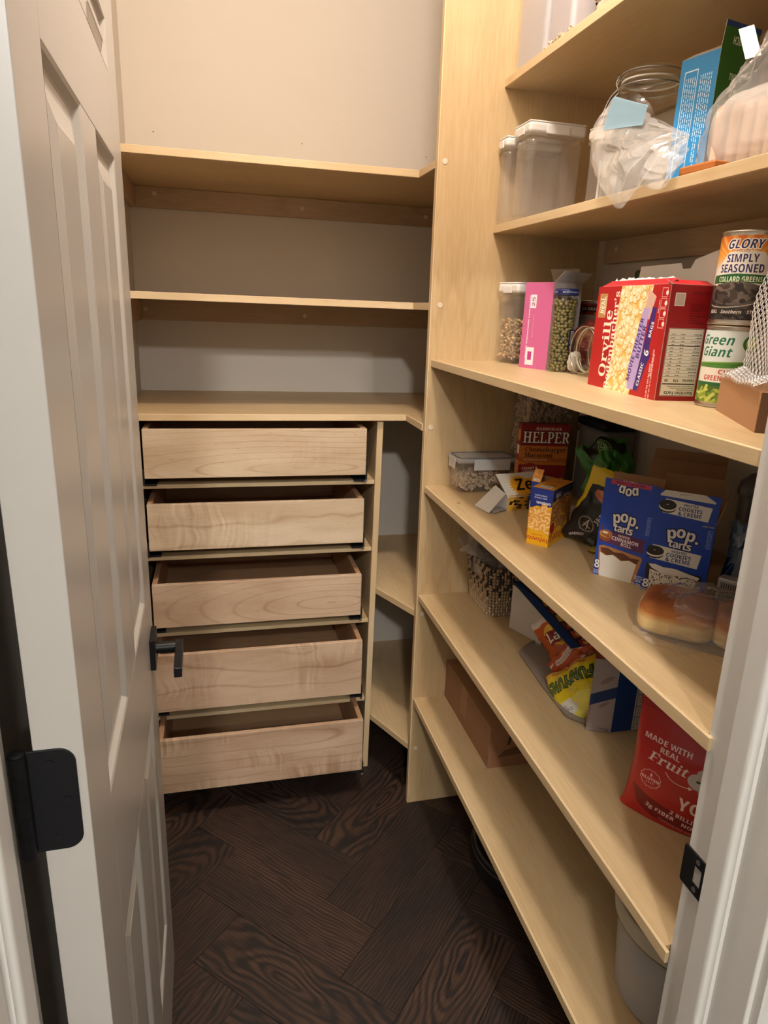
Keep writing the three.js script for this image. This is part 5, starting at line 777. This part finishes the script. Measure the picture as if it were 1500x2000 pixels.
// ================================================================ shelf 5 (woven basket, chips) and shelf 6, floor
{ // woven basket: stacked coils with stitches, handle opening in the long side
  const b = thing('woven_basket', 'rectangular woven seagrass basket with dark patterned rim and handle hole', 'basket', [1.045, Y5, 0.818]);
  const H = 0.146, NR = 15, rowH = H / NR, tones = { pale: [], tan: [], dark: [] }, coils = [];
  for (let k = 0; k < NR; k++) {
    const y = rowH * (k + 0.5), f = k / (NR - 1), hx = 0.076 + 0.012 * f, hz = 0.078 + 0.014 * f, r = 0.018, per = [];
    const push = (x, z, a) => per.push([x, z, a]);
    const seg = 0.0078; const side = (x0, z0, x1, z1, a) => { const n = Math.max(2, Math.round(Math.hypot(x1 - x0, z1 - z0) / seg)); for (let i = 0; i < n; i++) { const t = (i + 0.5) / n; push(mix(x0, x1, t), mix(z0, z1, t), a); } };
    const arc = (cx, cz, a0) => { for (let i = 0; i < 3; i++) { const a = a0 + (i + 0.5) / 3 * Math.PI / 2; push(cx + Math.cos(a) * r, cz + Math.sin(a) * r, Math.PI / 2 - a); } };
    side(-hx + r, -hz, hx - r, -hz, 0); arc(hx - r, -hz + r, -Math.PI / 2); side(hx, -hz + r, hx, hz - r, Math.PI / 2); arc(hx - r, hz - r, 0); side(hx - r, hz, -hx + r, hz, 0); arc(-hx + r, hz - r, Math.PI / 2); side(-hx, hz - r, -hx, -hz + r, Math.PI / 2); arc(-hx + r, -hz + r, Math.PI);
    const hole = (x, z) => x < -hx + 0.004 && Math.abs(z + 0.012) < 0.036 && k >= 9 && k <= 12;
    per.forEach(([x, z, a], i) => {
      if (hole(x, z)) return;
      const g = new THREE.SphereGeometry(1, 7, 5); g.scale(0.0038, rowH * 0.58, 0.0042); g.rotateZ((k % 2 ? 1 : -1) * 0.22); g.rotateY(a + (Math.abs(a) < 0.1 ? 0 : 0)); g.translate(x, y, z);
      const p = (i + (k >> 1)) % 4; const tone = k >= 8 ? (p < 2 ? 'dark' : 'tan') : k < 3 ? (i % 2 ? 'pale' : 'tan') : k >= 6 ? (p === 0 ? 'dark' : 'tan') : (p === 3 ? 'pale' : 'tan'); tones[tone].push(g);
    });
    const pts = per.filter(([x, z]) => !hole(x, z)).map(([x, z]) => [x * 0.985, y, z * 0.985]);
    const wallPts = (list) => { for (let i = 0; i + 1 < list.length; i++) { const [A, B] = [list[i], list[i + 1]]; if (Math.hypot(A[0] - B[0], A[2] - B[2]) > 0.03) continue; coils.push(tube([A, B], 0.0042, 1, 6)); } };
    wallPts(pts.concat([pts[0]]));
  }
  part('coil', coils, std({ color: lin(0.3, 0.2, 0.115), roughness: 0.9 }), b);
  const st = { pale: lin(0.62, 0.5, 0.36), tan: lin(0.42, 0.30, 0.18), dark: lin(0.018, 0.015, 0.013) };
  for (const k of Object.keys(tones)) { const m = part('stitching', tones[k], std({ color: st[k], roughness: 0.75 }), b); m.userData.kind = 'stuff'; m.userData.label = { pale: 'pale seagrass stitching', tan: 'tan seagrass stitching', dark: 'black stitching' }[k]; }
  part('bottom', board(-0.072, 0.002, -0.074, 0.072, 0.007, 0.074, 'x', 0.002), std({ color: lin(0.24, 0.17, 0.1), roughness: 0.9 }), b);
  part('liner_card', board(-0.078, 0.008, -0.06, -0.0765, 0.13, 0.05, 'y', 0.0004), std({ color: lin(0.5, 0.46, 0.4), roughness: 0.8 }), b);
  const pbm = phy({ color: lin(0.92, 0.90, 0.87), bumpMap: M.crumple, bumpScale: 0.004, roughness: 0.10, transmission: 0.9, thickness: 0 });
  const p = thing('plastic_bag', 'crumpled clear plastic bag sticking out of the woven basket', 'bag', [1.02, Y5 + 0.125, 0.812]); const g = new THREE.SphereGeometry(1, 50, 34), q = g.attributes.position; for (let i = 0; i < q.count; i++) { const a = q.getX(i), c = q.getY(i), d = q.getZ(i), n = fbm(a * 3 + 5, c * 3 + d * 3, 71, 4) - 0.5, f = Math.abs(Math.sin((a * 3 + c * 3 + n * 4) * 2.5)); q.setXYZ(i, a * 0.072 * (1 + n * 0.5), c * 0.05 * (1 + n * 0.5) + f * 0.006, d * 0.075 * (1 + n * 0.4)); } g.computeVertexNormals(); part('bag_film', g, pbm, p);
  part('bag_end', sheet((u, v) => [-0.04 - 0.062 * v + 0.01 * Math.sin(u * 7), 0.036 + 0.022 * Math.sin(u * 4 + v * 3) + 0.014 * v, -0.075 + 0.07 * u + 0.008 * Math.sin(v * 8)], 24, 18), phy({ color: lin(0.9, 0.88, 0.86), roughness: 0.25, transmission: 0.75, thickness: 0, side: THREE.DoubleSide }), p);
}
{ // open variety carton of chip bags, its side towards the aisle
  const t = thing('variety_chip_carton', 'opened blue variety carton of chip bags with its flaps folded out', 'carton', [1.035, Y5, 1.262]);
  // corners: left front (1.040, 1.075), right front (1.013, 1.451)
  const L = [0.005, 0, -0.187], Rr = [-0.022, 0, 0.189], dep = 0.2, H = 0.165;
  const card = (name, a, b, c, d, out, lab) => { const s = [out, M.greyCard]; const A = new THREE.Vector3(...a), n = new THREE.Vector3(...b).sub(A).cross(new THREE.Vector3(...d).sub(A)).normalize().multiplyScalar(0.0012); const sh = (p) => new THREE.Vector3(...p).sub(n).toArray(); const m = part(name, quad(a, b, c, d), out, t); const k = part(name + '_liner', quad(sh(b), sh(a), sh(d), sh(c)), M.greyCard, t); if (lab) m.userData.label = lab; return m; };
  const up = (p, h) => [p[0], p[1] + h, p[2]], bk = (p, d) => [p[0] + d, p[1], p[2] + 0.0 * d];
  const e = 0.0015, L0 = up(L, e), R0 = up(Rr, e);
  part('bottom_panel', [board(-0.01, 0.0004, -0.185, dep, 0.0016, 0.188, 'z', 0.0004)], M.greyCard, t);
  part('back_panel', board(dep - 0.002, 0.0016, -0.185, dep, H, 0.188, 'z', 0.0005), M.greyCard, t);
  part('top_panel', board(0.0, H - 0.0015, -0.185, dep, H, 0.188, 'z', 0.0005), M.greyCard, t);
  card('side_panel', R0, up(bk(Rr, 0.2), e), up(bk(Rr, 0.2), H), up(Rr, H), pr.chipFacts, 'printed nutrition side');
  card('side_panel', up(bk(L, 0.2), e), L0, up(L, H), up(bk(L, 0.2), H), pr.chipFacts);
  card('side_flap', [-0.069, e, 0.172], R0, up(Rr, H), [-0.069, H, 0.172], pr.chipInner, 'pale inner flap with a blue band');
  card('side_flap', [-0.036, e, -0.293], L0, up(L, 0.1), [-0.036, 0.125, -0.293], M.whiteCard, 'pale grey inner flap');
  // lower flap lies on the shelf, bent up a little at its rim
  part('lower_flap', sheet((u, v) => { const a = [mix(-0.005, -0.028, u), mix(-0.2, 0.19, u)], k = Math.min(1, Math.min(u, 1 - u) * 7), w = 0.068 * Math.pow(k, 0.7); return [a[0] - w * v, 0.0022 + 0.006 * v * v + 0.002 * Math.sin(u * 9) * v, a[1]]; }, 40, 6), std({ color: lin(0.30, 0.25, 0.21), roughness: 0.8, side: THREE.DoubleSide }), t);
  // printed lid flap, sloping down over the opening
  const f0 = [0.0, H, -0.205], f1 = [-0.02, H, 0.11], f2 = [-0.085, H - 0.012, 0.105], f3 = [-0.085, H + 0.012, -0.205]; card('lid_flap', f3, f2, f1, f0, pr.chipBlue, 'dark blue lid flap with pictures of snack bags');
  const bag = (nm, lab, mat, w, h, th, at, rot, s) => { const q = thing('snack_bag', lab, 'bag', at, 0, 'chip bags in the open variety carton'); q.rotation.set(...rot); part('bag_body', bagGeo(w, h, th, s, 0.007, 26, 30), mat, q); };
  bag('snack_bag', 'orange chip bag with dark red lettering standing in the open carton', pr.lays, 0.12, 0.13, 0.05, [1.05, Y5 + 0.068, 1.165], [-0.5, -0.75, 0.4], 3);
  bag('snack_bag', 'orange and white chip bag lying across the middle of the open carton', pr.cheese, 0.15, 0.12, 0.04, [1.05, Y5 + 0.062, 1.265], [-0.8, -0.9, 0.5], 5);
  bag('snack_bag', 'yellow onion ring bag with green lettering at the front of the open carton', pr.funyun, 0.135, 0.12, 0.045, [0.99, Y5 + 0.038, 1.345], [-1.05, -1.0, -0.1], 8);
  bag('snack_bag', 'orange chip bag wedged deep in the open carton beside its right side', pr.cheese, 0.12, 0.13, 0.04, [1.14, Y5 + 0.075, 1.36], [-0.3, -0.8, -0.2], 11);
}
{ // red pouch
  const t = thing('snack_pouch', 'red stand up fruit snack pouch next to the right door jamb', 'pouch', [0.93, Y5, 1.638], -46 * D2R);
  const w = 0.2, h = 0.27; const face = (sg) => sheet((u, v) => { const bulge = Math.sin(Math.PI * u), e = Math.pow(Math.max(bulge, 0), 0.5) * (v < 0.5 ? 1 : 1 - (v - 0.5) * 2 * 0.86); const th = 0.034 * e * (0.82 + 0.18 * Math.sin(v * 5)); const edge = 0.012 * Math.exp(-v * 9) * (1 - bulge); return [(u * w) + (u < 0.5 ? -1 : 1) * edge + (fbm(v * 5, 3, 9) - 0.5) * 0.006, 0.0008 + v * h + (sg > 0 ? -0.0 : 0), sg * th + 0.003 * (fbm(u * 5, v * 6, 4 + sg, 3) - 0.5) * 2]; }, 36, 40);
  const a = face(1), b = face(-1), ix = b.index.array; for (let i = 0; i < ix.length; i += 3) { const q = ix[i]; ix[i] = ix[i + 1]; ix[i + 1] = q; } b.computeVertexNormals();
  part('pouch_body', [a, b], pr.redBag, t);
}
// long brown box on the lowest shelf
{
  const w = 0.362, h = 0.125, d = 0.118, side = pm(512, 180, (x, W2, H2) => { R(x, '#8c6245', 0, 0, W2, H2); for (let i = 0; i < 500; i++) { x.globalAlpha = 0.08; R(x, rnd() < 0.5 ? '#5e3f28' : '#b08563', rnd() * W2, rnd() * H2, rr(6, 40), 1); } x.globalAlpha = 0.35; R(x, '#c39a78', 196, 0, 66, 74); R(x, '#b58c6a', 196, 74, 66, 60); });
  const end = pm(256, 256, (x) => { R(x, '#94694b', 0, 0, 256, 256); x.strokeStyle = '#3e2a1c'; x.lineWidth = 5; for (let i = 0; i < 5; i++) { x.beginPath(); x.moveTo(60 + i * 8, 190 - i * 9); x.lineTo(220 - i * 4, 178 - i * 9); x.stroke(); } poly(x, '#3e2a1c', [[110, 120], [120, 60], [190, 50], [190, 66], [136, 76], [128, 120]]); lines(x, '#3e2a1c', 130, 140, 60, 2, 8, 3); });
  const c = carton('cardboard_box', 'long taped brown cardboard box on the lowest side shelf', 'box', { at: [0.9205, Y6, 0.7235], ang: -90, w, h, d, front: side, side: end, left: end, top: M.kraft });
  part('lid_seam', board(0.005, h, -d / 2 - 0.001, w - 0.005, h + 0.0006, -d / 2 + 0.001, 'x', 0.0002), std({ color: lin(0.05, 0.03, 0.02), roughness: 0.9 }), c);
  part('tape', board(0.005, h, -d / 2 - 0.022, w - 0.005, h + 0.0004, -d / 2 + 0.022, 'x', 0.0001), phy({ color: lin(0.22, 0.14, 0.09), roughness: 0.25, clearcoat: 0.5 }), c);
}
{ // grey bin at the right end of the lowest shelf
  const b = thing('trash_bin', 'grey plastic bin with beige rolled rim at the right end of the lowest shelf', 'bin', [1.022, Y6, 1.735]);
  part('bin_body', lathe([[0, 0.004], [0.098, 0.004], [0.104, 0.01], [0.118, 0.185], [0.114, 0.185], [0.1, 0.012], [0, 0.010]], 64), phy({ color: lin(0.33, 0.325, 0.335), roughness: 0.4, clearcoat: 0.1 }), b);
  part('rim', lathe([[0.1155, 0.168], [0.121, 0.168], [0.124, 0.172], [0.1245, 0.182], [0.126, 0.186], [0.1255, 0.196], [0.1205, 0.2005], [0.1145, 0.198], [0.1135, 0.19]], 64), std({ color: lin(0.5, 0.44, 0.32), roughness: 0.45 }), b);
  part('rim_bead', (() => { const g = new THREE.TorusGeometry(0.1205, 0.0022, 8, 80); g.rotateX(Math.PI / 2); return g; })(), std({ color: lin(0.36, 0.31, 0.22), roughness: 0.45 }), b, [0, 0.164, 0]);
}
{ // round black floor tub under the lowest shelf
  const b = thing('round_black_tub', 'low round black disc on the floor under the lowest shelf', 'floor tub', [1.105, 0, 1.04]);
  part('disc_body', lathe([[0, 0.012], [0.15, 0.012], [0.166, 0.016], [0.17, 0.024], [0.17, 0.07], [0.166, 0.078], [0.158, 0.082], [0, 0.084]], 72), phy({ color: lin(0.006, 0.006, 0.007), roughness: 0.35, clearcoat: 0.3 }), b);
  part('side_band', lathe([[0.17, 0.02], [0.1735, 0.022], [0.1745, 0.03], [0.1745, 0.06], [0.1735, 0.066], [0.17, 0.068]], 72), phy({ color: lin(0.01, 0.01, 0.011), roughness: 0.25 }), b);
  part('side_band_line', (() => { const g = new THREE.TorusGeometry(0.1735, 0.0008, 6, 90); g.rotateX(Math.PI / 2); return g; })(), std({ color: lin(0.12, 0.11, 0.1), roughness: 0.4 }), b, [0, 0.068, 0]);
  part('wheel', [0.1, -0.1].map((z) => { const g = new THREE.CylinderGeometry(0.03, 0.03, 0.016, 24); g.rotateX(Math.PI / 2); g.translate(0, 0.0302, z); return g; }), M.black, b);
}
renderer.render(scene, camera);
